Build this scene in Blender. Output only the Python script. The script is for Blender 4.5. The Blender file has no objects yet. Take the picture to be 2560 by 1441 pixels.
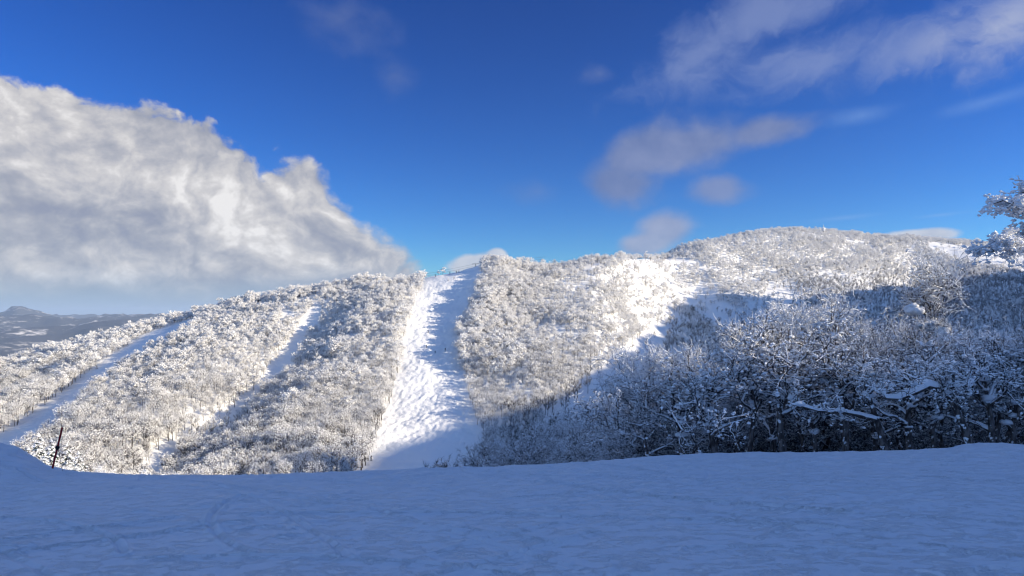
import bpy, math, random
import numpy as np

scene = bpy.context.scene
COL = scene.collection
rad = math.radians

# ------------------------------------------------------------------ camera
F = 1800.0            # focal length in photo pixels (photo is 2560 wide)
CX, HY = 1280.0, 790.0
CZ = 1.6
cam_d = bpy.data.cameras.new("camera")
cam = bpy.data.objects.new("camera", cam_d)
COL.objects.link(cam)
cam.location = (0, 0, CZ)
cam.rotation_euler = (rad(90), 0, 0)
cam_d.sensor_width = 36
cam_d.lens = 36 * F / 2560
cam_d.shift_y = (HY - 720.5) / 2560
cam_d.clip_start = 0.1
cam_d.clip_end = 60000
scene.camera = cam

# ------------------------------------------------------------------ view, sun, sky
scene.view_settings.view_transform = 'Standard'
scene.view_settings.look = 'None'
scene.view_settings.exposure = 0.75
scene.view_settings.gamma = 1
scene.cycles.filter_width = 1.15
scene.cycles.use_denoising = True
scene.cycles.max_bounces = 6
scene.cycles.diffuse_bounces = 3
scene.cycles.volume_bounces = 1
scene.cycles.transparent_max_bounces = 6

SUN_AZ, SUN_EL = 99.0, 17.5
S = np.array([math.sin(rad(SUN_AZ)) * math.cos(rad(SUN_EL)), math.cos(rad(SUN_AZ)) * math.cos(rad(SUN_EL)), math.sin(rad(SUN_EL))])
sun_d = bpy.data.lights.new("sun", 'SUN')
sun_d.energy = 5.0
sun_d.angle = rad(0.5)
sun_d.color = (1.0, 0.87, 0.66)
sun = bpy.data.objects.new("sun", sun_d)
COL.objects.link(sun)
import mathutils
sun.rotation_euler = mathutils.Vector(S).to_track_quat('Z', 'Y').to_euler()
sun.location = (200, -100, 300)


class G:
    """small helper that writes shader nodes as expressions"""
    def __init__(self, tree):
        self.t = tree

    def new(self, typ, **kw):
        n = self.t.nodes.new(typ)
        for k, v in kw.items():
            setattr(n, k, v)
        return n

    def link(self, a, b):
        if isinstance(a, bpy.types.NodeSocket):
            self.t.links.new(a, b)
        else:
            if b.type == 'RGBA' and not isinstance(a, (int, float)) and len(a) == 3:
                a = (*a, 1)
            b.default_value = a

    def m(self, op, a, b=None, c=None, clamp=False):
        n = self.new('ShaderNodeMath', operation=op, use_clamp=clamp)
        for i, v in enumerate((a, b, c)):
            if v is not None:
                self.link(v, n.inputs[i])
        return n.outputs[0]

    def v(self, op, a, b=None, c=None, out=0):
        n = self.new('ShaderNodeVectorMath', operation=op)
        for i, v in enumerate((a, b, c)):
            if v is not None:
                self.link(v, n.inputs[i])
        return n.outputs[out]

    def xyz(self, x, y, z):
        n = self.new('ShaderNodeCombineXYZ')
        for i, v in enumerate((x, y, z)):
            self.link(v, n.inputs[i])
        return n.outputs[0]

    def sep(self, a):
        n = self.new('ShaderNodeSeparateXYZ')
        self.link(a, n.inputs[0])
        return n.outputs

    def noise(self, vec, scale, detail=6, rough=0.55, dist=0.0, lac=2.0):
        n = self.new('ShaderNodeTexNoise')
        if vec is not None:
            self.link(vec, n.inputs['Vector'])
        n.inputs['Scale'].default_value = scale
        n.inputs['Detail'].default_value = detail
        n.inputs['Roughness'].default_value = rough
        n.inputs['Lacunarity'].default_value = lac
        n.inputs['Distortion'].default_value = dist
        return n.outputs[0]

    def ss(self, x, lo, hi, a=0.0, b=1.0):
        n = self.new('ShaderNodeMapRange', interpolation_type='SMOOTHSTEP')
        self.link(x, n.inputs[0])
        for i, v in enumerate((lo, hi, a, b)):
            self.link(v, n.inputs[i + 1])
        return n.outputs[0]

    def lin(self, x, lo, hi, a=0.0, b=1.0):
        n = self.new('ShaderNodeMapRange')
        self.link(x, n.inputs[0])
        for i, v in enumerate((lo, hi, a, b)):
            self.link(v, n.inputs[i + 1])
        return n.outputs[0]

    def mix(self, f, a, b):
        n = self.new('ShaderNodeMix', data_type='RGBA')
        self.link(f, n.inputs[0])
        self.link(a, n.inputs[6])
        self.link(b, n.inputs[7])
        return n.outputs[2]

    def curve(self, x, pts):
        n = self.new('ShaderNodeFloatCurve')
        c = n.mapping.curves[0]
        n.mapping.use_clip = False
        n.mapping.clip_min_x, n.mapping.clip_max_x = -5, 5
        c.points[0].location = pts[0]
        c.points[1].location = pts[-1]
        for p in pts[1:-1]:
            c.points.new(*p)
        for p in c.points:
            p.handle_type = 'AUTO_CLAMPED'
        n.mapping.update()
        self.link(x, n.inputs['Value'])
        return n.outputs[0]


world = bpy.data.worlds.new("World")
scene.world = world
world.use_nodes = True
wt = world.node_tree
for n in list(wt.nodes):
    wt.nodes.remove(n)
g = G(wt)
SKY_STRENGTH = 0.1
FILL_CLOUD = (138, 178, 236)
tc = g.new('ShaderNodeTexCoord').outputs['Generated']
sky = g.new('ShaderNodeTexSky', sky_type='NISHITA')
sky.sun_disc = False
sky.sun_elevation = rad(SUN_EL)
sky.sun_rotation = rad(SUN_AZ)
sky.altitude = 1000
sky.air_density = 1.0
sky.dust_density = 0.2
sky.ozone_density = 2.0
hs = g.new('ShaderNodeHueSaturation')
hs.inputs['Hue'].default_value = 0.508
hs.inputs['Saturation'].default_value = 1.22
hs.inputs['Value'].default_value = 1.0
g.link(sky.outputs[0], hs.inputs['Color'])
NRM = 1.0 / (SKY_STRENGTH * 2 ** 0.75)
gm = g.new('ShaderNodeGamma')
g.link(g.v('MULTIPLY', hs.outputs[0], (1 / NRM, 1 / NRM, 1 / NRM)), gm.inputs[0])
gm.inputs[1].default_value = 1.45
skycol = g.v('MULTIPLY', gm.outputs[0], (NRM * 0.29, NRM * 0.61, NRM * 0.93))
dx, dy, dz = g.sep(tc)
az = g.m('ARCTAN2', dx, dy)
hyp = g.m('SQRT', g.m('ADD', g.m('MULTIPLY', dx, dx), g.m('MULTIPLY', dy, dy)))
el = g.m('ARCTAN2', dz, hyp)


def ae(x, y):
    a = math.atan((x - CX) / F)
    return a, math.atan((HY - y) / F * math.cos(a))


P = g.xyz(az, el, 0.0)


def ellipse(x, y, rx, ry, rot=0.0):
    """soft blob: 1 in the middle, 0 on its rim, at a direction in the sky"""
    a, e = ae(x, y)
    d = g.v('SUBTRACT', P, (a, e, 0))
    if rot:
        r = g.new('ShaderNodeVectorRotate', rotation_type='Z_AXIS')
        g.link(d, r.inputs['Vector'])
        r.inputs['Angle'].default_value = -rad(rot)
        d = r.outputs[0]
    d = g.v('MULTIPLY', d, (F / rx, F / ry, 1))
    return g.m('SUBTRACT', 1.0, g.v('LENGTH', d, out=1))


def union(items):
    o = items[0]
    for i in items[1:]:
        n = g.new('ShaderNodeMath', operation='SMOOTH_MAX')
        g.link(o, n.inputs[0])
        g.link(i, n.inputs[1])
        n.inputs[2].default_value = 0.25
        o = n.outputs[0]
    return o


# cloud noise lives on the sky sphere
q = g.v('MULTIPLY', tc, (1, 1, 1.25))
n_big = g.noise(q, 5.0, 9, 0.55, 0.15)
n_fine = g.noise(q, 17.0, 8, 0.6, 0.2)
sunoff = (0.035, 0.01, 0.03)
n_big2 = g.noise(g.v('ADD', q, sunoff), 5.0, 9, 0.55, 0.15)
n_mid = g.noise(q, 11.0, 7, 0.52, 0.1)
n_mid2 = g.noise(g.v('ADD', q, (0.018, 0.0, 0.018)), 11.0, 7, 0.52, 0.1)

# big cumulus: outline given as elevation over azimuth
top = [(-900, 330), (-400, 190), (-150, 130), (0, 168), (90, 205), (165, 238), (270, 222), (345, 215), (385, 268), (435, 338), (520, 300), (590, 332),
       (648, 408), (705, 372), (800, 374), (835, 440), (860, 520), (905, 555), (950, 588), (1010, 598), (1065, 622), (1110, 700), (1170, 830)]
A0, A1 = -1.4, 0.2
azn = g.lin(az, A0, A1)
pts = [(0.0, 0.18)]
for x, y in top:
    a, e = ae(x, y)
    pts.append(((a - A0) / (A1 - A0), e))
pts.append((1.0, -0.3))
eltop = g.curve(azn, pts)
q2 = g.v('ADD', q, g.v('MULTIPLY', g.xyz(g.m('SUBTRACT', n_big, 0.5), g.m('SUBTRACT', n_big2, 0.5), 0.0), (0.10, 0.0, 0.10)))
bil = g.m('ABSOLUTE', g.m('SUBTRACT', g.noise(q2, 14.0, 6, 0.55, 0.25), 0.5))          # rounded billows with creases between
bil = g.m('SUBTRACT', 0.16, bil)
bil2 = g.m('SUBTRACT', 0.16, g.m('ABSOLUTE', g.m('SUBTRACT', g.noise(g.v('ADD', q2, (0.012, 0, 0.012)), 14.0, 6, 0.55, 0.25), 0.5)))
edge = g.m('SUBTRACT', eltop, el)                                  # >0 inside, in radians
edge = g.m('SUBTRACT', edge, g.m('MULTIPLY', bil, 0.11))
edge = g.m('ADD', edge, g.m('MULTIPLY', g.m('SUBTRACT', n_mid, 0.5), 0.05))
edge = g.m('ADD', edge, g.m('MULTIPLY', g.m('SUBTRACT', n_fine, 0.5), 0.055))
edge = g.m('ADD', edge, 0.014)
softw = g.ss(az, ae(500, 0)[0], ae(1050, 0)[0], 0.016, 0.040)
cum = g.ss(edge, 0.0, softw)
cum = g.m('MULTIPLY', cum, g.ss(az, -2.2, -1.0))
base_el = ae(300, 715)[1]
under = g.ss(g.m('ADD', el, g.m('MULTIPLY', g.m('SUBTRACT', n_big, 0.5), 0.05)), base_el - 0.03, base_el + 0.03)
lit = g.m('MULTIPLY', g.m('SUBTRACT', n_mid, n_mid2), 1.3)
lit = g.m('ADD', lit, g.m('MULTIPLY', g.m('SUBTRACT', bil2, bil), 2.3))
lit = g.m('ADD', lit, g.m('MULTIPLY', g.m('SUBTRACT', n_big, n_big2), 0.5))
for (ex_, ey_, erx, ery, ero, wgt) in ((575, 550, 140, 75, -30, 0.45), (545, 440, 110, 60, 0, 0.15), (720, 480, 170, 120, 0, 0.22), (130, 330, 330, 150, -15, 0.26), (350, 660, 300, 55, 12, 0.25),
                                       (60, 600, 330, 110, 0, -0.17), (560, 380, 160, 60, -20, -0.16), (300, 560, 260, 90, -10, -0.12), (740, 560, 60, 90, 20, -0.14), (850, 640, 200, 70, 10, 0.10)):
    lit = g.m('ADD', lit, g.m('MULTIPLY', g.m('MAXIMUM', ellipse(ex_, ey_, erx * 1.25, ery * 1.25, ero), 0.0), wgt))
lit = g.m('ADD', lit, 0.45, clamp=True)
K = 1.0 / SKY_STRENGTH
EXPO = 2 ** -0.75


def cc(r, gg, b):
    """display colour 0-255 to the world's linear scale"""
    f = lambda c: ((c / 255 + 0.055) / 1.055) ** 2.4
    return tuple(f(c) * K * EXPO for c in (r, gg, b))


cr = g.new('ShaderNodeValToRGB')
el_ = cr.color_ramp.elements
el_[0].position, el_[0].color = 0.0, (*cc(148, 153, 170), 1)
el_[1].position, el_[1].color = 1.0, (*cc(243, 240, 237), 1)
for p_, c_ in ((0.25, (165, 168, 178)), (0.5, (187, 187, 192)), (0.75, (212, 209, 208))):
    e_ = cr.color_ramp.elements.new(p_)
    e_.color = (*cc(*c_), 1)
g.link(lit, cr.inputs[0])
low = g.mix(g.ss(g.m('ADD', el, g.m('MULTIPLY', g.m('SUBTRACT', n_big, 0.5), 0.04)), 0.0, base_el), cc(150, 166, 198), cc(140, 150, 176))
cumcol = g.mix(under, low, cr.outputs[0])
col = g.mix(g.m('MULTIPLY', cum, g.m('ADD', g.m('MULTIPLY', under, 0.12), 0.85)), skycol, cumcol)

# fair-weather clouds of the right half
mid = union([ellipse(1600, 385, 150, 75, 25), ellipse(1740, 360, 185, 72, 8), ellipse(1900, 330, 150, 46, 8), ellipse(1545, 462, 115, 70, -10)])
mids = union([ellipse(1810, 470, 105, 46)])
pf = union([ellipse(1660, 580, 85, 62, 15), ellipse(1620, 610, 85, 40, 10)])
small = union([ellipse(1185, 662, 85, 34, 12), ellipse(1240, 640, 32, 24), ellipse(2295, 592, 85, 20, 2)])
faint = union([ellipse(1340, 480, 110, 60), ellipse(850, 50, 190, 110, -20), ellipse(985, 190, 90, 75), ellipse(1500, 185, 75, 50)])


def puff(mask, amp, lo, hi, fine=0.5):
    k = g.m('ADD', mask, g.m('MULTIPLY', g.m('SUBTRACT', n_mid, 0.5), amp))
    k = g.m('ADD', k, g.m('MULTIPLY', g.m('SUBTRACT', n_fine, 0.5), amp * fine))
    return g.ss(k, lo, hi)


litr = g.m('ADD', g.m('MULTIPLY', g.m('SUBTRACT', n_mid, n_mid2), 2.0), 0.5, clamp=True)
puffcol = g.mix(litr, cc(98, 116, 162), cc(142, 152, 186))
col = g.mix(g.m('MULTIPLY', puff(mid, 1.3, -0.05, 0.7), 0.8), col, puffcol)
col = g.mix(g.m('MULTIPLY', puff(mids, 1.5, 0.10, 0.9), 0.66), col, g.mix(0.5, puffcol, cc(146, 152, 180)))
col = g.mix(g.m('MULTIPLY', puff(small, 1.1, 0.0, 0.4), 0.9), col, g.mix(litr, cc(168, 176, 196), cc(226, 226, 228)))
col = g.mix(g.m('MULTIPLY', puff(faint, 1.6, 0.2, 1.2), 0.38), col, puffcol)
col = g.mix(g.m('MULTIPLY', puff(pf, 0.9, 0.0, 0.6), 0.8), col, g.mix(litr, cc(128, 140, 176), cc(178, 182, 202)))
# high wispy veil, stretched along its own drift
vr = g.new('ShaderNodeVectorRotate', rotation_type='Z_AXIS')
g.link(P, vr.inputs['Vector'])
vr.inputs['Angle'].default_value = rad(-24)
n_w = g.noise(vr.outputs[0], 5.0, 4, 0.5)
vq = g.v('MULTIPLY', vr.outputs[0], (6.0, 11.0, 1))
vq = g.v('ADD', vq, g.v('MULTIPLY', g.xyz(n_w, n_mid, 0.0), (1.6, 1.6, 0)))
n_v = g.noise(vq, 1.0, 10, 0.60, 0.15)
n_v2 = g.noise(vq, 3.2, 7, 0.62, 0.2)
veil = union([ellipse(1760, 130, 260, 105, 25), ellipse(2050, 140, 260, 80, 10), ellipse(2320, 110, 260, 90, 12), ellipse(2520, 60, 200, 100, 20), ellipse(1950, 30, 330, 70, 5)])
vd = g.m('ADD', g.m('MULTIPLY', veil, 0.95), g.m('ADD', g.m('MULTIPLY', g.m('SUBTRACT', n_v, 0.5), 2.1), g.m('MULTIPLY', g.m('SUBTRACT', n_v2, 0.5), 0.8)))
vk = g.ss(vd, -0.05, 1.05)
col = g.mix(g.m('MULTIPLY', vk, 0.56), col, cc(142, 158, 202))
col = g.mix(g.m('MULTIPLY', g.m('MULTIPLY', g.m('MAXIMUM', ellipse(2490, 70, 190, 100, 20), 0.0), vk), 0.7), col, cc(186, 193, 214))
vs = union([ellipse(2110, 545, 120, 10, 3), ellipse(2350, 538, 90, 7, 3), ellipse(2480, 250, 160, 26, 10), ellipse(2150, 290, 110, 30, 5)])
col = g.mix(g.m('MULTIPLY', puff(vs, 1.0, 0.1, 1.3), 0.3), col, cc(150, 185, 232))

# unseen cloud added overhead and behind the viewer to brighten shaded snow
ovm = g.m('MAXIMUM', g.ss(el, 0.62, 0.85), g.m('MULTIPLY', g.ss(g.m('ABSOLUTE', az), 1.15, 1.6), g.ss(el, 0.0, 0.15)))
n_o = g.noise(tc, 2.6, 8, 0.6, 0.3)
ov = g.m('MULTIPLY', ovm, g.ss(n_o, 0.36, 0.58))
col = g.mix(g.m('MULTIPLY', ov, 0.85), col, cc(*FILL_CLOUD))

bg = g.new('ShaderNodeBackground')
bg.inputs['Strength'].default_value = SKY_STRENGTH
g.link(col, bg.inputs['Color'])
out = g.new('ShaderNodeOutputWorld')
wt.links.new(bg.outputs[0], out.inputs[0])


# ------------------------------------------------------------------ noise on arrays
def _hash(ix, iy, seed):
    h = (ix.astype(np.int64) * 374761393 + iy.astype(np.int64) * 668265263 + seed * 1442695041) & 0xFFFFFFFF
    h = ((h ^ (h >> 13)) * 1274126177) & 0xFFFFFFFF
    return ((h ^ (h >> 16)) & 0xFFFF) / 65535.0


def vnoise(x, y, seed=0):
    ix, iy = np.floor(x), np.floor(y)
    fx, fy = x - ix, y - iy
    fx, fy = fx * fx * fx * (fx * (fx * 6 - 15) + 10), fy * fy * fy * (fy * (fy * 6 - 15) + 10)
    a, b = _hash(ix, iy, seed), _hash(ix + 1, iy, seed)
    c, d = _hash(ix, iy + 1, seed), _hash(ix + 1, iy + 1, seed)
    return (a + (b - a) * fx) * (1 - fy) + (c + (d - c) * fx) * fy - 0.5


def fbm(x, y, octv=4, seed=0, gain=0.5):
    o, a, n = 0.0, 1.0, 0.0
    for k in range(octv):
        c, s_ = math.cos(0.6 + k), math.sin(0.6 + k)
        o = o + a * vnoise((x * c - y * s_) * 2 ** k + 17.3 * k, (x * s_ + y * c) * 2 ** k - 9.1 * k, seed + k)
        n += a
        a *= gain
    return o / n * 1.6


def smooth(x):
    x = np.clip(x, 0, 1)
    return x * x * (3 - 2 * x)


def in_poly(px, py, poly):
    inside = np.zeros(np.shape(px), bool)
    n = len(poly)
    for i in range(n):
        x0, y0 = poly[i]
        x1, y1 = poly[(i + 1) % n]
        c = ((y0 > py) != (y1 > py)) & (px < (x1 - x0) * (py - y0) / ((y1 - y0) or 1e-9) + x0)
        inside ^= c
    return inside


def line_dist(px, py, line):
    """distance to a polyline whose points carry a half width: returns distance / half width"""
    best = np.full(np.shape(px), 1e9)
    for (x0, y0, w0), (x1, y1, w1) in zip(line[:-1], line[1:]):
        ddx, ddy = x1 - x0, y1 - y0
        t = np.clip(((px - x0) * ddx + (py - y0) * ddy) / (ddx * ddx + ddy * ddy), 0, 1)
        d = np.hypot(px - x0 - t * ddx, py - y0 - t * ddy) / (w0 + (w1 - w0) * t)
        best = np.minimum(best, d)
    return best


# ------------------------------------------------------------------ terrain
# bare-ground profiles: for a bearing (given as photo column) depth Y and where that ground is seen
prof = {
    -900: [(255, 1260), (320, 1200), (390, 1120), (460, 1060), (520, 1030)],
    -300: [(250, 1235), (312, 1160), (375, 1075), (450, 1000), (520, 965)],
    0:    [(250, 1218), (310, 1128), (372, 1045), (450, 965), (530, 918)],
    200:  [(250, 1212), (310, 1110), (376, 1015), (455, 925), (540, 872)],
    400:  [(250, 1206), (312, 1098), (382, 985), (462, 884), (550, 822)],
    600:  [(252, 1204), (315, 1088), (390, 960), (475, 842), (568, 770)],
    800:  [(255, 1202), (320, 1082), (400, 942), (490, 808), (585, 728)],
    1000: [(260, 1200), (325, 1085), (402, 945), (488, 808), (580, 712)],
    1100: [(262, 1200), (327, 1082), (402, 948), (486, 812), (580, 690)],
    1200: [(265, 1200), (330, 1078), (403, 948), (488, 812), (595, 677)],
    1350: [(268, 1192), (335, 1065), (418, 920), (510, 790), (625, 676)],
    1500: [(270, 1185), (342, 1055), (432, 905), (532, 772), (660, 658)],
    1620: [(278, 1170), (370, 1035), (475, 885), (590, 765), (740, 645)],
    1750: [(290, 1155), (405, 1005), (535, 850), (670, 730), (840, 612)],
    1900: [(300, 1150), (425, 1000), (570, 845), (735, 705), (920, 584)],
    2060: [(300, 1145), (430, 990), (590, 830), (780, 690), (980, 582)],
    2200: [(300, 1135), (430, 975), (600, 815), (800, 690), (1010, 598)],
    2380: [(300, 1120), (430, 955), (600, 800), (810, 690), (1040, 606)],
    2560: [(300, 1110), (430, 940), (600, 785), (820, 690), (1050, 622)],
    2900: [(300, 1110), (430, 935), (600, 785), (820, 700), (1050, 640)],
    3500: [(300, 1120), (430, 950), (600, 800), (820, 720), (1050, 670)],
}
crest_px = [(-1500, 1150), (-300, 1108), (-100, 1106), (0, 1113), (40, 1122), (80, 1143), (120, 1166), (200, 1181), (300, 1187), (400, 1190), (500, 1188), (600, 1190), (690, 1188),
            (760, 1184), (850, 1181), (900, 1177), (1000, 1175), (1100, 1171), (1200, 1167), (1300, 1164), (1400, 1159), (1480, 1155), (1600, 1146),
            (1700, 1139), (1800, 1134), (1900, 1131), (2000, 1132), (2100, 1130), (2180, 1128), (2250, 1127), (2320, 1124), (2380, 1120), (2410, 1112), (2450, 1108),
            (2500, 1110), (2560, 1114), (2800, 1105), (4000, 1090)]
CU = np.array([(x - CX) / F for x, _ in crest_px])
CYP = np.array([y for _, y in crest_px], float)
NU = 1300
UG = np.linspace(-1.25, 1.25, NU)
YG = np.concatenate([np.linspace(2.5, 5, 8, endpoint=False), np.geomspace(5, 4500, 900)])


def crest_of(u):
    yc = np.interp(u, CU, CYP)
    Yc = 17.5 + 2.2 * smooth((u + 0.3) / 0.9) 
    return yc, Yc


pu = np.array([(x - CX) / F for x in prof])
pY = np.array([[p[0] for p in prof[x]] for x in prof], float)
pz = np.array([[CZ + p[0] * (HY - p[1]) / F for p in prof[x]] for x in prof], float)


def pchip(x, y, xi):
    """monotone cubic through (x,y)"""
    h = np.diff(x)
    d = np.diff(y) / h
    m = np.zeros_like(y)
    w = (d[:-1] * d[1:]) > 0
    m[1:-1] = np.where(w, 2 * d[:-1] * d[1:] / np.where(w, d[:-1] + d[1:], 1), 0)
    m[0], m[-1] = d[0], d[-1]
    k = np.clip(np.searchsorted(x, xi) - 1, 0, len(x) - 2)
    t = (xi - x[k]) / h[k]
    return y[k] * (1 + 2 * t) * (1 - t) ** 2 + h[k] * m[k] * t * (1 - t) ** 2 + y[k + 1] * t * t * (3 - 2 * t) + h[k] * m[k + 1] * t * t * (t - 1)


kern = np.exp(-np.linspace(-2, 2, 31) ** 2)
kern /= kern.sum()


def smooth_u(a):
    out_ = np.empty_like(a)
    for j in range(a.shape[1]):
        out_[:, j] = np.convolve(np.pad(a[:, j], 15, mode='edge'), kern, 'valid')
    return out_


colY = smooth_u(np.stack([np.interp(UG, pu, pY[:, k]) for k in range(5)], 1))
colz = smooth_u(np.stack([np.interp(UG, pu, pz[:, k]) for k in range(5)], 1))
ZT = np.zeros((NU, len(YG)))
ycr, Ycr = crest_of(UG)
kern2 = kern[8:-8] / kern[8:-8].sum()
ycr_s = np.interp(UG, CU, CYP)
RIDGE_Y = colY[:, 4].copy()
for i in range(NU):
    zc = CZ - Ycr[i] * (ycr_s[i] - HY) / F
    zb_ = CZ - Ycr[i] * (np.interp(UG[i], [-0.6, -0.2, 0.1, 0.6], [1184, 1180, 1168, 1128]) - HY) / F   # without the mounds on the edge
    Yc = Ycr[i]
    s1 = zc / Yc
    xs = [0, Yc * 0.5, Yc * 0.8, Yc, Yc + 3, Yc + 10, 60, 110, 185]
    s_in = 0.45
    zs = [0, zb_ * 0.47, zb_ * 0.76, zc, zc - 3 * 0.30, zc - 0.9 - 7 * 0.42, -17.5, -42, -68]
    xs += list(colY[i])
    zs += list(colz[i])
    rY, rz = colY[i, 4], colz[i, 4]
    xs += [rY * 1.10, rY * 1.5, 2400, 4600]
    zs += [rz - 4, rz - 70, -260, -420]
    ZT[i] = pchip(np.array(xs), np.array(zs), YG)

UU, YY = np.meshgrid(UG, YG, indexing='ij')
XX = UU * YY
hillw = smooth((YY - 70) / 150)
ZT += hillw * (fbm(XX / 70, YY / 70, 4, 3) * 7 * smooth((1500 - YY) / 1000) + fbm(XX / 17, YY / 17, 3, 9) * 1.1)
# gullies, in plan (metres)
def px2plan(x, Y):
    return (x - CX) / F * Y, Y


def depress(line, depth):
    global ZT
    d = line_dist(XX, YY, line)
    ZT -= depth * np.exp(-d * d)


depress([(*px2plan(800, 500), 26), (*px2plan(735, 455), 26), (*px2plan(690, 410), 22), (*px2plan(610, 360), 20), (*px2plan(500, 310), 22), (*px2plan(400, 262), 26)], 11)
depress([(*px2plan(1700, 760), 30), (*px2plan(1690, 560), 30), (*px2plan(1610, 430), 26), (*px2plan(1500, 350), 26), (*px2plan(1400, 290), 24)], 11)
depress([(*px2plan(2330, 900), 40), (*px2plan(2300, 760), 45), (*px2plan(2250, 640), 50), (*px2plan(2200, 480), 50)], 14)

depress([(*px2plan(1245, 620), 15), (*px2plan(1225, 560), 15), (*px2plan(1200, 500), 14), (*px2plan(1190, 440), 12)], -3.2)  # ground beside the run raised to strengthen the tree shadow across it

LY = np.log(YG)


def ground(X, Y):
    u = np.clip(X / Y, UG[0], UG[-1])
    fi = (u - UG[0]) / (UG[1] - UG[0])
    i = np.clip(np.floor(fi).astype(int), 0, NU - 2)
    j = np.clip(np.searchsorted(YG, Y) - 1, 0, len(YG) - 2)
    fu = fi - i
    fy = (Y - YG[j]) / (YG[j + 1] - YG[j])
    return (ZT[i, j] * (1 - fu) + ZT[i + 1, j] * fu) * (1 - fy) + (ZT[i, j + 1] * (1 - fu) + ZT[i + 1, j + 1] * fu) * fy


def proj(X, Y, Z):
    return CX + F * X / Y, HY - F * (Z - CZ) / Y


def gz(x, y):
    return float(ground(np.array([x], float), np.array([y], float))[0])


# clearings as seen from the piste (photo columns / rows of the bare ground)
RUN = [(1072, 640), (1062, 700), (1035, 760), (1010, 850), (992, 950), (968, 1030), (938, 1110), (912, 1185), (900, 1300), (1230, 1300), (1215, 1185),
       (1205, 1110), (1190, 1060), (1170, 980), (1145, 900), (1140, 830), (1178, 760), (1200, 700), (1204, 640)]
LEFT_RUN = [(478, 812, 12), (430, 830, 17), (370, 854, 18), (300, 900, 21), (225, 960, 26), (150, 1025, 31), (60, 1098, 38), (-60, 1165, 48)]
MID_RUN = [(790, 765, 8), (778, 800, 15), (748, 850, 19), (715, 900, 22), (690, 940, 22), (650, 985, 13), (590, 1035, 13)]
FOOT_GAP = [(590, 1035, 14), (520, 1085, 16), (440, 1125, 24), (400, 1155, 26), (380, 1200, 30)]
CHUTE = [(1650, 835, 22), (1590, 900, 34), (1540, 950, 38), (1480, 1010, 22), (1380, 1060, 20)]
BOWL = [(1690, 730, 26), (1740, 750, 26), (1800, 790, 36), (1870, 830, 32), (1930, 790, 16)]
LIT_SCREE = [(1590, 690, 16), (1600, 730, 22), (1620, 780, 24), (1650, 800, 16)]
TOP_OPEN = [(2330, 618, 12), (2400, 630, 16), (2520, 650, 22), (2600, 670, 26)]
GAP_A = [(640, 765, 5), (720, 768, 6), (790, 745, 5)]


def mesh_obj(name, verts, faces, mat, parent=None, smooth_=False, mats=None, midx=None):
    me = bpy.data.meshes.new(name)
    verts = np.asarray(verts, np.float32)
    me.vertices.add(len(verts))
    me.vertices.foreach_set('co', verts.ravel())
    fs = [np.asarray(f, np.int32) for f in (faces if isinstance(faces, list) else [faces]) if len(f)]
    nl = sum(f.size for f in fs)
    npoly = sum(len(f) for f in fs)
    me.loops.add(nl)
    me.loops.foreach_set('vertex_index', np.concatenate([f.ravel() for f in fs]))
    me.polygons.add(npoly)
    tot = np.concatenate([np.full(len(f), f.shape[1], np.int32) for f in fs])
    start = np.concatenate([[0], np.cumsum(tot)[:-1]]).astype(np.int32)
    me.polygons.foreach_set('loop_start', start)
    me.polygons.foreach_set('loop_total', tot)
    if midx is not None:
        me.polygons.foreach_set('material_index', np.asarray(midx, np.int32))
    sm_ = np.full(npoly, bool(smooth_))
    if midx is not None:
        sm_ |= np.asarray(midx) == 2
    me.polygons.foreach_set('use_smooth', sm_)
    me.update(calc_edges=True)
    me.validate()
    for m_ in (mats or [mat]):
        me.materials.append(m_)
    o = bpy.data.objects.new(name, me)
    COL.objects.link(o)
    if parent:
        o.parent = parent
    return o


def grid_faces(nu, nv):
    a = (np.arange(nu - 1)[:, None] * nv + np.arange(nv - 1)[None, :]).ravel()
    return np.stack([a, a + nv, a + nv + 1, a + 1], 1)


def tag(o, label=None, cat=None, group=None, kind=None):
    for k, v in (('label', label), ('category', cat), ('group', group), ('kind', kind)):
        if v:
            o[k] = v
    return o


def material(name):
    m_ = bpy.data.materials.new(name)
    m_.use_nodes = True
    t = m_.node_tree
    for n in list(t.nodes):
        t.nodes.remove(n)
    gg = G(t)
    o = gg.new('ShaderNodeOutputMaterial')
    b = gg.new('ShaderNodeBsdfPrincipled')
    t.links.new(b.outputs[0], o.inputs[0])
    b.inputs['Specular IOR Level'].default_value = 0.25
    return m_, gg, b


def bump(gg, b, height, strength, dist):
    n = gg.new('ShaderNodeBump')
    n.inputs['Strength'].default_value = strength
    n.inputs['Distance'].default_value = dist
    gg.link(height, n.inputs['Height'])
    gg.t.links.new(n.outputs[0], b.inputs['Normal'])


def plain(name, color, rough=0.6, metal=0.0, vary=0.15, scale=8):
    m_, gg, b = material(name)
    n = gg.noise(gg.new('ShaderNodeTexCoord').outputs['Object'], scale, 4)
    c0 = tuple(c * (1 - vary) for c in color)
    c1 = tuple(min(1, c * (1 + vary)) for c in color)
    gg.link(gg.mix(n, c0, c1), b.inputs['Base Color'])
    b.inputs['Roughness'].default_value = rough
    b.inputs['Metallic'].default_value = metal
    return m_


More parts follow.
